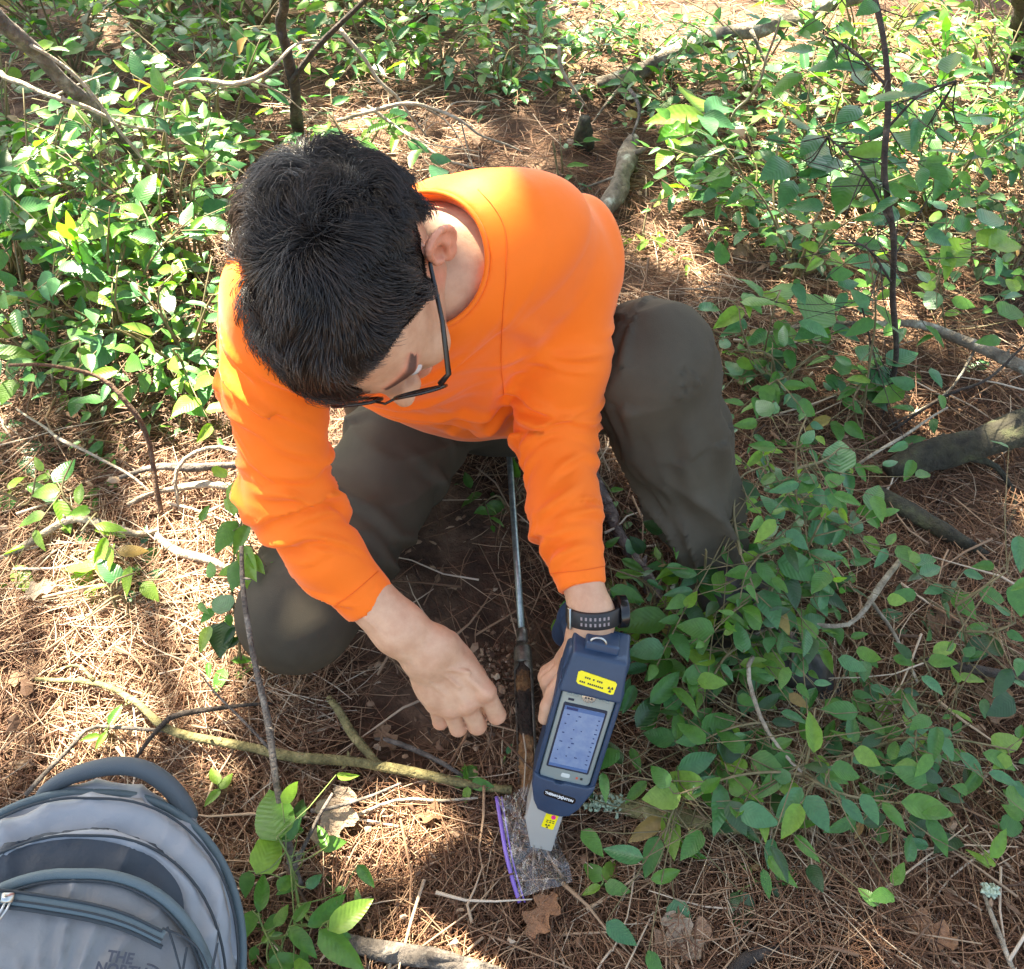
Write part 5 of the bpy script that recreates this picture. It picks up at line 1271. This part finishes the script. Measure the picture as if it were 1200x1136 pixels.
traced('upright seedling with hanging leaves near the right edge, under the mossy logs', (1135, 790),
 [[(1135, 800, 0), (1130, 740, .12), (1120, 710, .16), (1125, 690, .17)], [(1130, 740, .12), (1165, 740, .14), (1190, 730, .15)], [(1120, 710, .16), (1150, 690, .2), (1180, 670, .22)], [(1100, 830, 0), (1090, 790, .08), (1080, 770, .1)], [(1100, 830, 0), (1050, 820, .08), (1020, 825, .08)]],
 z5([(865, 443, 917, 505, 'mid'), (840, 430, 793, 442), (925, 445, 990, 460), (1020, 305, 1025, 392, .24, 'blue'), (885, 395, 935, 408), (1005, 628, 962, 697, 'dark'), (812, 590, 868, 568, 'light'), (800, 610, 872, 612), (785, 645, 842, 690), (615, 700, 672, 727, .08), (660, 672, 722, 690, .08), (740, 680, 780, 690, .08, 'dark'), (760, 370, 830, 360, .16), (780, 400, 830, 380, .16), (940, 560, 890, 610, .1, 'dark'), (980, 600, 930, 540, .12, 'dark'), (1010, 700, 950, 740, .08, 'dark'), (990, 540, 1035, 560, .12), (1000, 500, 960, 470, .16), (1015, 420, 1030, 500, .18), (890, 540, 950, 520, .12), (1000, 900, 1035, 950, .06), (1000, 960, 1035, 900, .06), (975, 1005, 1035, 1010, .04, 'mid')], .15), {'mid': 4, 'blue': 4, 'dark': 2}, fill=40, fsize=.036)
# big leaves of the upper right
traced('tall arrow leaved plant behind the upright knee, leaves pale and pointed', (845, 170),
 [[(850, 200, 0), (838, 160, .12), (825, 132, .2)], [(850, 200, 0), (800, 190, .1), (778, 183, .12)]],
 z6([(282, 308, 133, 327, .2, 'light'), (270, 297, 232, 222, .2, 'light'), (282, 308, 308, 352, .2, 'blue'), (282, 305, 365, 335, .2, 'blue'), (288, 300, 365, 265, .2, 'blue'), (192, 398, 158, 448, .14, 'light'), (270, 320, 165, 375, .16, 'mid'), (230, 410, 300, 380, .14), (190, 395, 250, 385, .14), (200, 500, 158, 530, .08, 'light'), (240, 515, 325, 515, .1, 'blue'), (220, 480, 280, 470, .1, 'mid')], .2), GT, fill=10, fsize=.05)
traced('leafy oak shoot on a brown stem, its upper leaves dark against the clearing', (1040, 470),
 [[(1036, 480, 0), (1050, 420, .15), (1046, 350, .3), (1047, 280, .42), (1036, 200, .52), (1041, 120, .6), (1036, 50, .66), (1024, -5, .7), (1016, -40, .72)], [(1040, 480, 0), (1020, 400, .18), (1010, 360, .28)], [(1042, 260, .45), (1010, 200, .5), (970, 160, .52)], [(1040, 150, .56), (1080, 110, .6), (1120, 95, .6)], [(1038, 100, .6), (1000, 60, .62), (960, 40, .6)], [(1044, 330, .35), (1015, 290, .4), (980, 285, .4)]],
 z6([(798, 352, 848, 408, .5, 'mid'), (863, 415, 935, 480, .46, 'mid'), (782, 398, 662, 408, .5, 'light'), (745, 415, 700, 440, .46, 'blue'), (770, 420, 835, 460, .45, 'blue'), (690, 440, 745, 520, .42, 'mid'), (670, 470, 640, 560, .42, 'mid'), (640, 420, 570, 470, .45, 'blue'), (560, 440, 620, 380, .46, 'blue'), (770, 345, 705, 370, .5, 'blue'), (790, 275, 830, 315, .55, 'blue'), (700, 280, 640, 330, .52, 'blue'), (600, 360, 545, 400, .48, 'blue'), (520, 440, 440, 470, .45, 'blue'), (525, 480, 490, 545, .4, 'blue'), (750, 180, 700, 210, .58, 'blue'), (720, 230, 680, 190, .56, 'blue'), (640, 170, 560, 180, .58), (600, 60, 540, 90, .62, 'mid'), (650, 60, 690, 95, .62, 'mid'), (560, 110, 620, 120, .6, 'light'), (640, 150, 680, 165, .6, 'light'), (870, 340, 900, 290, .5, 'mid'), (930, 440, 905, 520, .44, 'mid'), (800, 560, 740, 600, .38, 'blue'), (770, 510, 830, 540, .4, 'mid'), (820, 250, 880, 230, .56, 'blue'), (900, 350, 960, 370, .48, 'blue'), (950, 300, 1000, 360, .5, 'blue'), (1000, 330, 1060, 310, .5, 'blue')], .5), {'mid': 4, 'blue': 5, 'light': 1}, fill=60, fsize=.058, name='oak_shoot', frr=.10, r0=.0054, mat=M_b['dark'])
traced('bushy shoot with round glossy leaves left of the crooked lichened branch', (1005, 500),
 [[(1008, 510, 0), (1020, 420, .16), (1026, 370, .24), (1022, 320, .32), (1015, 285, .36)], [(1008, 470, .06), (1035, 430, .1), (1060, 415, .12)], [(1008, 510, 0), (1000, 470, .1), (1010, 450, .12)]],
 z6([(683, 655, 762, 652, .36, 'mid'), (735, 700, 808, 735, .3, 'blue'), (742, 808, 812, 875, .24, 'mid'), (690, 820, 735, 840, .24, 'blue'), (770, 970, 855, 935, .14, 'blue'), (700, 960, 745, 920, .14, 'blue'), (650, 1000, 660, 945, .12), (745, 1030, 790, 1000, .1, 'blue'), (650, 1065, 710, 1100, .08), (720, 1040, 775, 1090, .08, 'dark'), (690, 1030, 640, 1060, .1), (720, 1010, 800, 990, .1, 'blue'), (700, 790, 740, 800, .26), (640, 760, 700, 750, .28), (600, 690, 560, 720, .3, 'light'), (620, 685, 660, 700, .3, 'light'), (760, 760, 810, 745, .28, 'light'), (735, 590, 790, 600, .34, 'blue')], .2), {'mid': 4, 'blue': 4}, fill=30, fsize=.045)
traced('shrub with big pale lobed leaves just right of the upright knee', (890, 420),
 [[(890, 440, 0), (870, 390, .18), (865, 360, .22), (850, 350, .22)], [(890, 440, 0), (905, 370, .2), (915, 340, .22)], [(890, 440, 0), (905, 420, .1), (925, 440, .08)]],
 z6([(268, 822, 338, 818, .22, 'blue'), (388, 822, 312, 872, .2, 'light'), (392, 785, 408, 838, .24, 'light'), (428, 782, 523, 832, .2, 'light'), (470, 800, 520, 740, .2, 'mid'), (440, 790, 380, 730, .22, 'mid'), (400, 860, 330, 890, .18), (555, 852, 618, 788, .2, 'mid'), (450, 880, 400, 920, .14, 'blue'), (370, 960, 430, 975, .1), (455, 940, 505, 945, .1, 'blue'), (490, 1030, 480, 980, .08, 'blue'), (505, 1080, 545, 1050, .06), (385, 1000, 340, 960, .08), (590, 870, 530, 900, .16), (500, 850, 480, 910, .16, 'mid'), (290, 880, 300, 930, .16, 'mid')], .2), {'mid': 4, 'blue': 4, 'light': 2}, fill=36, fsize=.045)
traced('big pale leaf cluster against the sunlit needles near the right edge', (1110, 380),
 [[(1110, 400, 0), (1100, 320, .2), (1105, 285, .25)], [(1105, 285, .25), (1150, 270, .25), (1190, 280, .25)]],
 z6([(915, 705, 995, 640, .26, 'light'), (940, 660, 930, 735, .26, 'light'), (870, 620, 945, 650, .3, 'blue'), (1010, 640, 1100, 610, .28, 'light'), (1040, 660, 1130, 650, .28, 'light'), (950, 590, 1010, 600, .3, 'blue'), (860, 560, 800, 540, .32), (930, 560, 880, 530, .32, 'blue'), (960, 545, 1020, 535, .32), (1020, 590, 1080, 570, .3, 'blue'), (870, 770, 910, 790, .16), (1070, 835, 1136, 820, .12), (1110, 780, 1100, 730, .16), (1120, 850, 1150, 870, .1), (870, 760, 900, 730, .18, 'light')], .28), {'mid': 3, 'blue': 4, 'light': 3}, fill=26, fsize=.05)
# bottom left seedling
traced('seedling with big bright leaves beside the backpack', (352, 1060),
 [[(356, 1090, 0), (350, 1060, .05), (340, 1010, .10), (325, 980, .13)], [(350, 1060, .05), (368, 1085, .08), (385, 1080, .10)], [(356, 1090, 0), (318, 1100, .06), (305, 1080, .09)]],
 z3([(845, 325, 820, 155, .13), (785, 430, 852, 278, .12, 'light'), (862, 330, 923, 262, .11, 'mid'), (790, 545, 812, 420, .10, 'mid'), (940, 588, 1065, 492, .10), (1005, 602, 1138, 507, .11, 'light'), (975, 600, 1108, 722, .10, 'mid'), (885, 590, 965, 680, .09, 'mid'), (818, 700, 935, 690, .06, 'mid'), (900, 580, 950, 512, .09), (935, 470, 985, 430, .09, 'blue'), (860, 560, 800, 600, .07), (770, 540, 755, 620, .07), (840, 590, 880, 520, .08), (800, 640, 840, 600, .05, 'light'), (850, 480, 900, 430, .09, 'mid'), (830, 620, 865, 610, .05), (760, 420, 750, 500, .07), (780, 650, 770, 710, .04), (850, 690, 800, 740, .03)], .1), {'mid': 6, 'light': 1, 'dark': 1}, cat='seedling', name='seedling', fill=26, fsize=.034, mat=M_stemg, frr=.04)
for lb, rt, lv, tn_ in [
 ('tiny seedling with four leaves between the bent hand and the bag', (550, 935), [(548, 915, 540, 893, .03), (543, 918, 522, 915, .03), (552, 918, 578, 922, .03), (548, 922, 545, 942, .03, 'light'), (546, 916, 558, 896, .03)], {'mid': 3}),
 ('small four leaved seedling right of the bag on bare needles', (708, 1040), [(706, 1032, 684, 1012, .03), (708, 1030, 722, 1008, .03, 'light'), (708, 1036, 738, 1046, .03), (704, 1038, 682, 1048, .03, 'light')], {'mid': 3}),
 ('small three lobed seedling low on the needles right of centre bottom', (880, 1045), [(878, 1020, 868, 1006, .03), (880, 1018, 896, 1014, .03), (865, 1045, 852, 1072, .03), (868, 1048, 885, 1062, .03), (905, 1040, 918, 1055, .03), (905, 1030, 950, 1028, .03), (900, 1032, 898, 1040, .03)], {'mid': 3, 'dark': 1}),
 ('small pale shoot between backpack and yellowish branch', (255, 925), [(258, 925, 240, 945, .04, 'light'), (258, 925, 272, 905, .04, 'light'), (255, 920, 248, 900, .04)], {'light': 2, 'mid': 1}),
 ('tiny shoot with bluish leaves by the tip of the soil core', (590, 895), [(592, 885, 575, 870, .03, 'blue'), (590, 890, 575, 892, .03, 'blue'), (594, 884, 600, 872, .03, 'blue')], {'blue': 1}),
 ('small seedling at the right edge of the bottom needles', (1180, 955), [(1195, 940, 1175, 925, .04), (1195, 950, 1212, 940, .04), (1190, 965, 1162, 968, .03)], {'mid': 1}),
 ('small green sprig lying by the dark stick on the left', (125, 845), [(128, 850, 142, 826, .05, 'mid'), (118, 862, 95, 868, .04, 'light'), (125, 858, 112, 878, .04, 'light')], {'mid': 1})]:
    traced(lb, rt, [[(*rt, 0), (np.mean([l_[0] for l_ in lv]), np.mean([l_[1] for l_ in lv]), .03)]], lv, tn_, cat='seedling', name='seedling', mat=M_stemg, group='seedlings on the needles')
traced('vine of dark green leaves climbing beside the grey knee on the left', (270, 770),
 [[(285, 790, 0), (278, 740, .10), (272, 690, .18), (276, 640, .25), (285, 600, .30), (284, 560, .34)]],
 [(277, 610, 252, 645, .28, 'mid'), (282, 600, 262, 585, .3), (285, 640, 300, 680, .26, 'light'), (280, 655, 270, 690, .24), (270, 715, 248, 700, .18, 'blue'), (268, 720, 270, 735, .18), (262, 728, 258, 768, .14, 'dark'), (290, 615, 275, 650, .28), (288, 560, 272, 600, .33, 'light'), (290, 650, 310, 672, .26, 'light'), (283, 570, 300, 600, .33, 'light'), (275, 735, 262, 756, .15, 'dark'), (285, 665, 292, 690, .24), (270, 640, 262, 610, .25, 'mid'), (262, 760, 285, 745, .12, 'dark')], {'mid': 4, 'light': 2}, cat='vine', name='vine', fill=22, fsize=.036, frr=.028)
# ---- shrubs by region (photo point of the root, height, spread, leaves, leaf size)
LT = {'mid': 4, 'blue': 4, 'light': 3, 'dark': .5}
for lb, px, py, h, rad, n, sz, tn_ in [
 ('shrub in the left thicket with yellowing leaves at the picture edge', 20, 330, .38, .22, 70, .048, LT),
 ('lowest bush of the left thicket, over the dark needles', 60, 430, .26, .20, 70, .046, LT),
 ('leafy bush right beside the orange upper arm', 225, 440, .26, .16, 70, .044, LT),
 ('bush between the picture edge and the hair, level with the glasses', 145, 400, .34, .22, 90, .048, LT),
 ('bush behind the right ear side of the hair, at left', 225, 330, .34, .20, 80, .046, LT),
 ('bush in the middle of the left thicket', 115, 310, .38, .22, 90, .046, LT),
 ('pale leaved bush under the end of the leaning pole', 185, 240, .34, .22, 80, .046, {'mid': 4, 'light': 4, 'blue': 3}),
 ('bush at the left edge below the leaning pole', 30, 230, .40, .22, 80, .046, LT),
 ('bush immediately above the crown of the hair', 260, 190, .28, .22, 70, .046, LT),
 ('bush with white shining leaves right above the hair', 420, 200, .16, .16, 40, .055, {'blue': 3, 'light': 2, 'mid': 2}),
 ('bush left of the thin dark trunk', 270, 120, .30, .28, 80, .046, LT),
 ('far bush at the left edge above the leaning pole', 90, 90, .34, .30, 80, .046, LT),
 ('far bush topmost in the left thicket', 190, 60, .36, .32, 90, .046, LT),
 ('far bush touching the top edge beside the thin trunk', 310, 40, .36, .30, 80, .048, LT),
 ('far green bush at the top edge right of the thin trunk', 430, 30, .26, .30, 70, .048, LT),
 ('bush with bluish leaves right of the pale brushwood', 590, 110, .16, .22, 60, .045, {'blue': 5, 'mid': 3}),
 ('fern green bush at the top edge, middle of the picture', 500, 20, .26, .28, 60, .05, {'light': 3, 'mid': 5}),
 ('bluish leaved bush by the start of the long log', 645, 95, .18, .20, 50, .045, {'blue': 5, 'mid': 3}),
 ('low plants along the lower side of the long log', 790, 130, .14, .26, 60, .040, {'blue': 3, 'mid': 5}),
 ('single pale sprig above the orange shoulder', 655, 215, .10, .05, 8, .045, {'mid': 2, 'blue': 2}),
 ('yellow green seedling beside the upper shoulder', 765, 285, .08, .06, 14, .035, {'light': 5}),
 ('bush spreading below the arrow leaved plant', 880, 260, .22, .22, 70, .046, GT),
 ('bush behind the big pale lobed leaves', 930, 330, .24, .20, 70, .048, GT),
 ('bush left of the brown stemmed oak shoot', 960, 200, .30, .24, 90, .046, GT),
 ('tall bush at the right edge, leaves bluish', 1160, 200, .40, .26, 90, .050, {'blue': 5, 'mid': 4, 'light': 1}),
 ('bush under the long log at upper right', 880, 110, .24, .28, 70, .044, GT),
 ('bush right of the brown oak shoot, half sunlit', 1090, 250, .34, .22, 80, .048, GT),
 ('far pale bush by the corner trunk', 1150, 90, .30, .30, 80, .044, {'light': 4, 'mid': 4, 'blue': 2}),
 ('far pale bush between the long log and the oak shoot', 1010, 90, .28, .30, 80, .044, {'light': 4, 'mid': 4, 'blue': 2}),
 ('small leaved plant beside the trouser leg, foot hidden by it', 905, 480, .18, .10, 44, .038, GT),
 ('leafy tangle hiding the trouser hem', 838, 735, .30, .11, 80, .040, GT),
 ('plants between the watch and the trouser hem', 775, 745, .12, .10, 50, .038, GT),
 ('small leaved ground cover under the long log, nearest the oak shoot', 930, 130, .14, .30, 110, .027, {'mid': 5, 'light': 4}),
 ('small leaved ground cover at the top edge right of the oak shoot', 1090, 60, .16, .34, 120, .027, {'mid': 5, 'light': 4}),
 ('small leaved ground cover left of the corner trunk', 1130, 140, .16, .30, 110, .027, {'mid': 4, 'light': 4, 'blue': 2}),
 ('dark leaved bush low at the right edge over the crooked branch', 1180, 330, .22, .20, 70, .044, {'blue': 3, 'mid': 4, 'dark': 3}),
 ('bright bush at the top left corner under the leaning pole', 40, 30, .34, .34, 95, .052, {'light': 4, 'mid': 4, 'blue': 2}),
 ('bright bush at the top edge between pole and thin trunk', 250, 10, .30, .34, 95, .052, {'light': 4, 'mid': 4, 'blue': 2}),
 ('bright bush at the top edge, first right of the thin trunk', 400, -5, .30, .30, 95, .050, {'light': 4, 'mid': 4, 'blue': 2}),
 ('bright ferny bush at the top edge over the orange shoulder', 560, 0, .26, .32, 90, .050, {'light': 5, 'mid': 4}),
 ('dense bush below the small leaved ground cover', 1010, 240, .26, .22, 80, .046, GT),
 ('small bluish bush between the bleached brushwood and the fern green bush', 520, 85, .18, .24, 70, .044, {'blue': 4, 'mid': 4, 'light': 2}),
 ('pale bush over the bleached brushwood, right of the thin trunk', 445, 85, .20, .22, 70, .046, {'blue': 3, 'mid': 4, 'light': 3}),
 ('bluish bush by the upper end of the short crusty log', 760, 90, .14, .22, 66, .042, {'blue': 4, 'mid': 4}),
 ('low undergrowth beside the stump', 700, 60, .12, .26, 60, .042, {'blue': 3, 'mid': 5, 'light': 2}),
 ('far undergrowth at the top edge left of the blown out patch', 620, 20, .16, .30, 60, .045, {'blue': 3, 'mid': 4, 'light': 3}),
 ('small pale plant on the sunlit needles, left of the white branch', 20, 600, .08, .07, 12, .045, {'light': 3, 'mid': 2}),
 ('white shining leaves over the crooked pale branch', 110, 620, .10, .10, 20, .050, {'light': 5, 'blue': 1}),
 ('small plant with pale round leaves at the middle of the sunlit floor', 155, 735, .07, .07, 12, .045, {'blue': 3, 'light': 2}),
 ('low sprig under the forked sapling stem', 130, 505, .08, .10, 16, .035, {'mid': 4}),
 ('leaf sprig at the left edge below the thicket', 5, 475, .06, .05, 5, .060, {'blue': 3}),
 ('little green sprig by the rod, seen under the shirt hem', 590, 600, .06, .05, 12, .035, {'mid': 4}),
 ('small plants beside the short crusty log', 830, 190, .10, .12, 26, .042, {'mid': 4, 'light': 2}),
 ('green sprig seen between the sleeve and the upright knee', 705, 560, .05, .04, 8, .035, {'mid': 4}),
]:
    shrub(lb, px, py, h, rad, int(n*(2.15 if 60 <= n < 100 else 1.2)), sz*(1.2 if px < 460 and py < 450 else 1.06), tn_, nst=None)
# ---- dead leaves
M_dead = material('dead_leaf', objrand=[(0, (.20, .10, .05)), (.4, (.36, .22, .13)), (.8, (.50, .38, .28)), (1, (.42, .20, .10))], noise=(5, 5, [(.3, (.6, .6, .6)), (.7, (1, 1, 1))]), rough=.75, trans=.2, bump=[('noise', 9, .6, .02), ('noise', 40, .4, .01)])
def oak_mesh(i):
    lr = np.random.default_rng(300+i); n = 22; V = [(0, 0, .0)]; nn = 4; Fc = []
    out = []
    for k in range(n):
        t = k/(n-1); w_ = .26*math.sin(math.pi*t)**.6*(1+.38*math.sin(t*19+i)); out.append((t, max(.012, w_*(1+lr.normal(0, .08)))))
    V = []
    for t, w_ in out:
        for s in (-1, -.5, 0, .5, 1): V.append((t-.06*abs(s)*math.sin(t*6), s*w_, .16*abs(s)**1.5*w_*2*(1 if i % 2 else .4)+.09*math.sin(t*4+i)+lr.normal(0, .014)+.05*s*math.sin(3*t+i)))
    for a in range(n-1):
        for b in range(4): q = a*5+b; Fc.append((q, q+5, q+6, q+1))
    return mesh_from('dead_leaf', V, Fc, M_dead)
DM = [oak_mesh(i) for i in range(4)]
def dead(label, px, py, L, ang, h=.02, group='dead leaves on the needles'):
    p = G(px, py, h); o = bpy.data.objects.new('dead_leaf', DM[int(rng.integers(0, 4))]); col.objects.link(o)
    o.location = Vector(p); o.rotation_euler = (rng.normal(0, .25), rng.normal(0, .2), ang); o.scale = (L, L, L)
    tag(o, label, 'dead leaf', group)
for lb, px, py, L, a in [('big tan dead oak leaf left of the bag', 375, 1000, .085, 1.2), ('curled grey brown dead leaf at lower right', 1010, 1050, .075, .2), ('second dead leaf tucked beside the curled grey brown one', 1060, 1075, .06, -.6), ('torn tan dead leaf at the bottom edge, right of the bag', 765, 1118, .075, .4), ('dead leaf at the bottom edge with lobes upward', 820, 1125, .06, 2.2), ('white flaky dead leaf below the bag', 620, 1100, .06, 1.0),
 ('broad yellow brown dead leaf at the right edge', 1165, 850, .075, 1.3), ('reddish dead leaf behind the little lobed seedling', 895, 1000, .05, .8), ('orange brown dead leaf at the left edge', 5, 800, .06, .6), ('small orange leaf under the kneeling knee', 338, 806, .022, .1), ('brown dead leaf hidden in the twigs under the right hand', 462, 880, .045, 2.2), ('pale dead leaf beside the backpack handle', 20, 905, .05, 1.5),
 ('brown dead leaf by the stick between arm and knee', 765, 700, .05, 1.0), ('light dead leaf among twigs right of the boot', 1085, 735, .05, .4), ('tan dead leaf below the right hand twigs, in shade', 520, 960, .055, 2.8), ('brown leaf fragment left of the upright twig', 255, 1000, .045, .3), ('brown dead leaf between nose and leafy shrub', 715, 905, .05, 0.3), ('pale dead leaf at the edge of the sunlit floor', 30, 700, .05, .3), ('pale curled dead leaf by the white stick', 215, 700, .05, 2.3), ('brown dead leaf on the sunlit floor by the dark stick', 150, 860, .05, 3.5), ('pale dead leaf right of the lichened log piece', 790, 240, .06, .7), ('brown dead leaf behind the upright knee', 860, 300, .06, .7), ('pale dead leaf in the clearing above the shoulder', 560, 170, .06, 1.7)]:
    dead(lb, px, py, L, a)
# lichen tuft by the nose
M_lich = material('lichen', objrand=[(0, (.30, .38, .27)), (1, (.42, .50, .38))], rough=.9)
def lichen(lb, px, py, n, r):
    g = Geo()
    for i in range(n):
        b = G(px+rng.normal(0, r), py+rng.normal(0, r*.35), .03); t = b+nrm(rng.normal(size=3)+[0, 0, .5])*rng.uniform(.005, .011); m = (b+t)/2+rng.normal(0, .0015, 3)
        g.tube([b, m, t], [.0012, .0016, .0022], 5, jag=.3, seed=i)
    tag(g.obj('lichen', M_lich), lb, 'lichen')
lichen('pale green lichen tuft on the rotting branch beside the grey nose', 708, 941, 110, 12)
lichen('blue green lichen flake among the bottom right needles', 1160, 1045, 40, 5)
print('leaves', NLEAF[0], 'objects', len(bpy.data.objects), 't', time.time()-T0)
# ------------------------------------------------------------------ the trees that shade the place, beyond the frame, crowns shaped to place sun patches
M_can = material('canopy_leaf', base=(.05, .11, .03), rough=.5, trans=.25)
def lit(x, y):
    "0..1: how much of the canopy is open towards the sun over a ground point"
    z = np.zeros(len(x))
    for cx, cy, r, a in GAPS: z = np.maximum(z, a*np.clip(1.6-np.hypot(x-cx, y-cy)/r, 0, 1))
    return np.clip(z, 0, 1)
def gp(px, py, h=0): p = G(px, py, h); k = p[2]/SUN.z; return p[0]-SUN.x*k, p[1]-SUN.y*k
GAPS = []
for px, py, h, r, a in [(60, 640, 0, .30, 1), (180, 720, 0, .26, 1), (100, 780, 0, .22, 1), (120, 560, 0, .22, .8), (60, 900, 0, .2, .8), (210, 900, 0, .14, .8),
                        (80, 330, .3, .40, 1), (200, 250, .3, .35, 1), (60, 180, .3, .5, 1), (230, 100, .3, .5, 1), (400, 60, .2, .5, .9), (300, 180, .2, .3, .9), (460, 160, 0, .3, .9),
                        (820, 10, 0, .6, 1), (1100, 60, .2, .6, 1), (1180, 250, .3, .4, .8), (1120, 420, 0, .25, .9), (1080, 330, 0, .3, .8),
                        (600, 245, .62, .15, 1), (690, 285, .60, .10, 1), (540, 250, .65, .10, 1), (290, 480, .5, .12, .8), (400, 650, .4, .12, .8), (665, 640, .35, .10, .7), (660, 520, .35, .12, .6), (330, 760, .12, .13, .6),
                        (520, 790, .25, .08, .5), (640, 1070, 0, .09, .8), (1080, 1080, 0, .12, .6), (460, 1050, 0, .09, .5), (1050, 760, 0, .12, .7), (780, 1110, 0, .10, .5), (950, 840, .15, .08, .6), (690, 820, .3, .06, .5), (612, 950, .02, .07, .9), (600, 60, 0, .55, .85), (480, 20, 0, .5, .9), (900, 150, .2, .4, .8), (1000, 20, 0, .5, 1), (250, 560, 0, .2, .8), (20, 450, .2, .3, .9), (330, 120, .2, .35, .9)]:
    r *= 1.55 if h > .1 and r < .2 else 1.15; x, y = gp(px, py, h); GAPS.append((x, y, r, a))
DARK = [(*gp(772, 395, .5), .17), (*gp(60, 1110, .2), .22)]  # extra crown clumps added to keep sun off the knee and the pack
def canopy_tree(lb, bx, by, cx, cy, rr, z0, z1, n, seed):
    lr = np.random.default_rng(seed); t = empty('tree', (bx, by, float(gh(bx, by))-.02), lb, 'tree', 'trees round the clearing')
    g = Geo(); top = np.array([cx, cy, z1]); c = spline([np.array([bx, by, -.1]), np.array([bx*.9+cx*.1, by*.9+cy*.1, z0*.6]), np.array([(bx+cx)/2, (by+cy)/2, z0*1.02]), top], 14); g.tube(c, [.13, .10, .07, .02], 12, jag=.08)
    g.obj('trunk', M_b['grey'], t); g = Geo()
    for k in range(14):
        s = c[int(lr.integers(7, 13))]; a = lr.uniform(0, 6.28); e = np.array([cx+rr*.8*math.cos(a), cy+rr*.8*math.sin(a), lr.uniform(z0, z1)]); g.tube(spline([s, (s+e)/2+[0, 0, .25], e], 7), [.03, .008], 6)
    g.obj('limb', M_b['grey'], t)
    a = lr.uniform(0, 6.28, n*4); r = rr*np.sqrt(lr.uniform(0, 1, n*4)); x = cx+r*np.cos(a); y = cy+r*np.sin(a); z = lr.uniform(z0, z1, n*4)
    k = z/SUN.z; gx = x-SUN.x*k; gy = y-SUN.y*k
    nn = .5+.5*vnoise(np.c_[gx, gy, np.zeros(len(gx))], 3.2, 71)+.35*vnoise(np.c_[gx, gy, np.zeros(len(gx))], 8, 72)
    for cx_, cy_, r_ in DARK: nn = np.maximum(nn, 2.2*np.clip(1.5-np.hypot(gx-cx_, gy-cy_)/r_, 0, 1))
    keep = (lr.uniform(0, 1, len(x)) < np.clip(nn*.9-.05, .0, 1)) & (lr.uniform(0, 1, len(x)) > np.where(nn > 1.6, 0, lit(gx, gy)*1.02))
    x, y, z = x[keep][:n], y[keep][:n], z[keep][:n]; n = len(x)
    th = lr.uniform(0, 6.28, n); L = lr.uniform(.05, .10, n); ti = lr.normal(0, .5, (n, 2))
    d = np.stack([np.cos(th), np.sin(th), ti[:, 0]], -1); d /= np.linalg.norm(d, axis=1)[:, None]; s = np.stack([-np.sin(th), np.cos(th), ti[:, 1]], -1)
    p = np.stack([x, y, z], -1); V = np.stack([p-d*L[:, None], p+s*(L*.5)[:, None]-d*(L*.1)[:, None], p+d*L[:, None], p-s*(L*.5)[:, None]-d*(L*.1)[:, None]], 1).reshape(-1, 3)
    o = obj('crown', V, np.arange(n*4).reshape(-1, 4), M_can, t, smooth=False); o['kind'] = 'stuff'
SH = 4.6/SUN.z
canopy_tree('broadleaf tree behind the clearing on the left, crown overhead', -2.9, 5.6, -2.6, 2.9+.9, 2.4, 4.2, 5.4, 11000, 1)
canopy_tree('broadleaf tree behind the clearing on the right, crown overhead', 2.8, 6.4, -.6, 4.6, 2.4, 4.2, 5.4, 11000, 2)
canopy_tree('broadleaf tree to the right of the clearing', 3.4, 2.6, .6, 2.9, 2.3, 4.0, 5.0, 10000, 3)
print('t all', time.time()-T0)
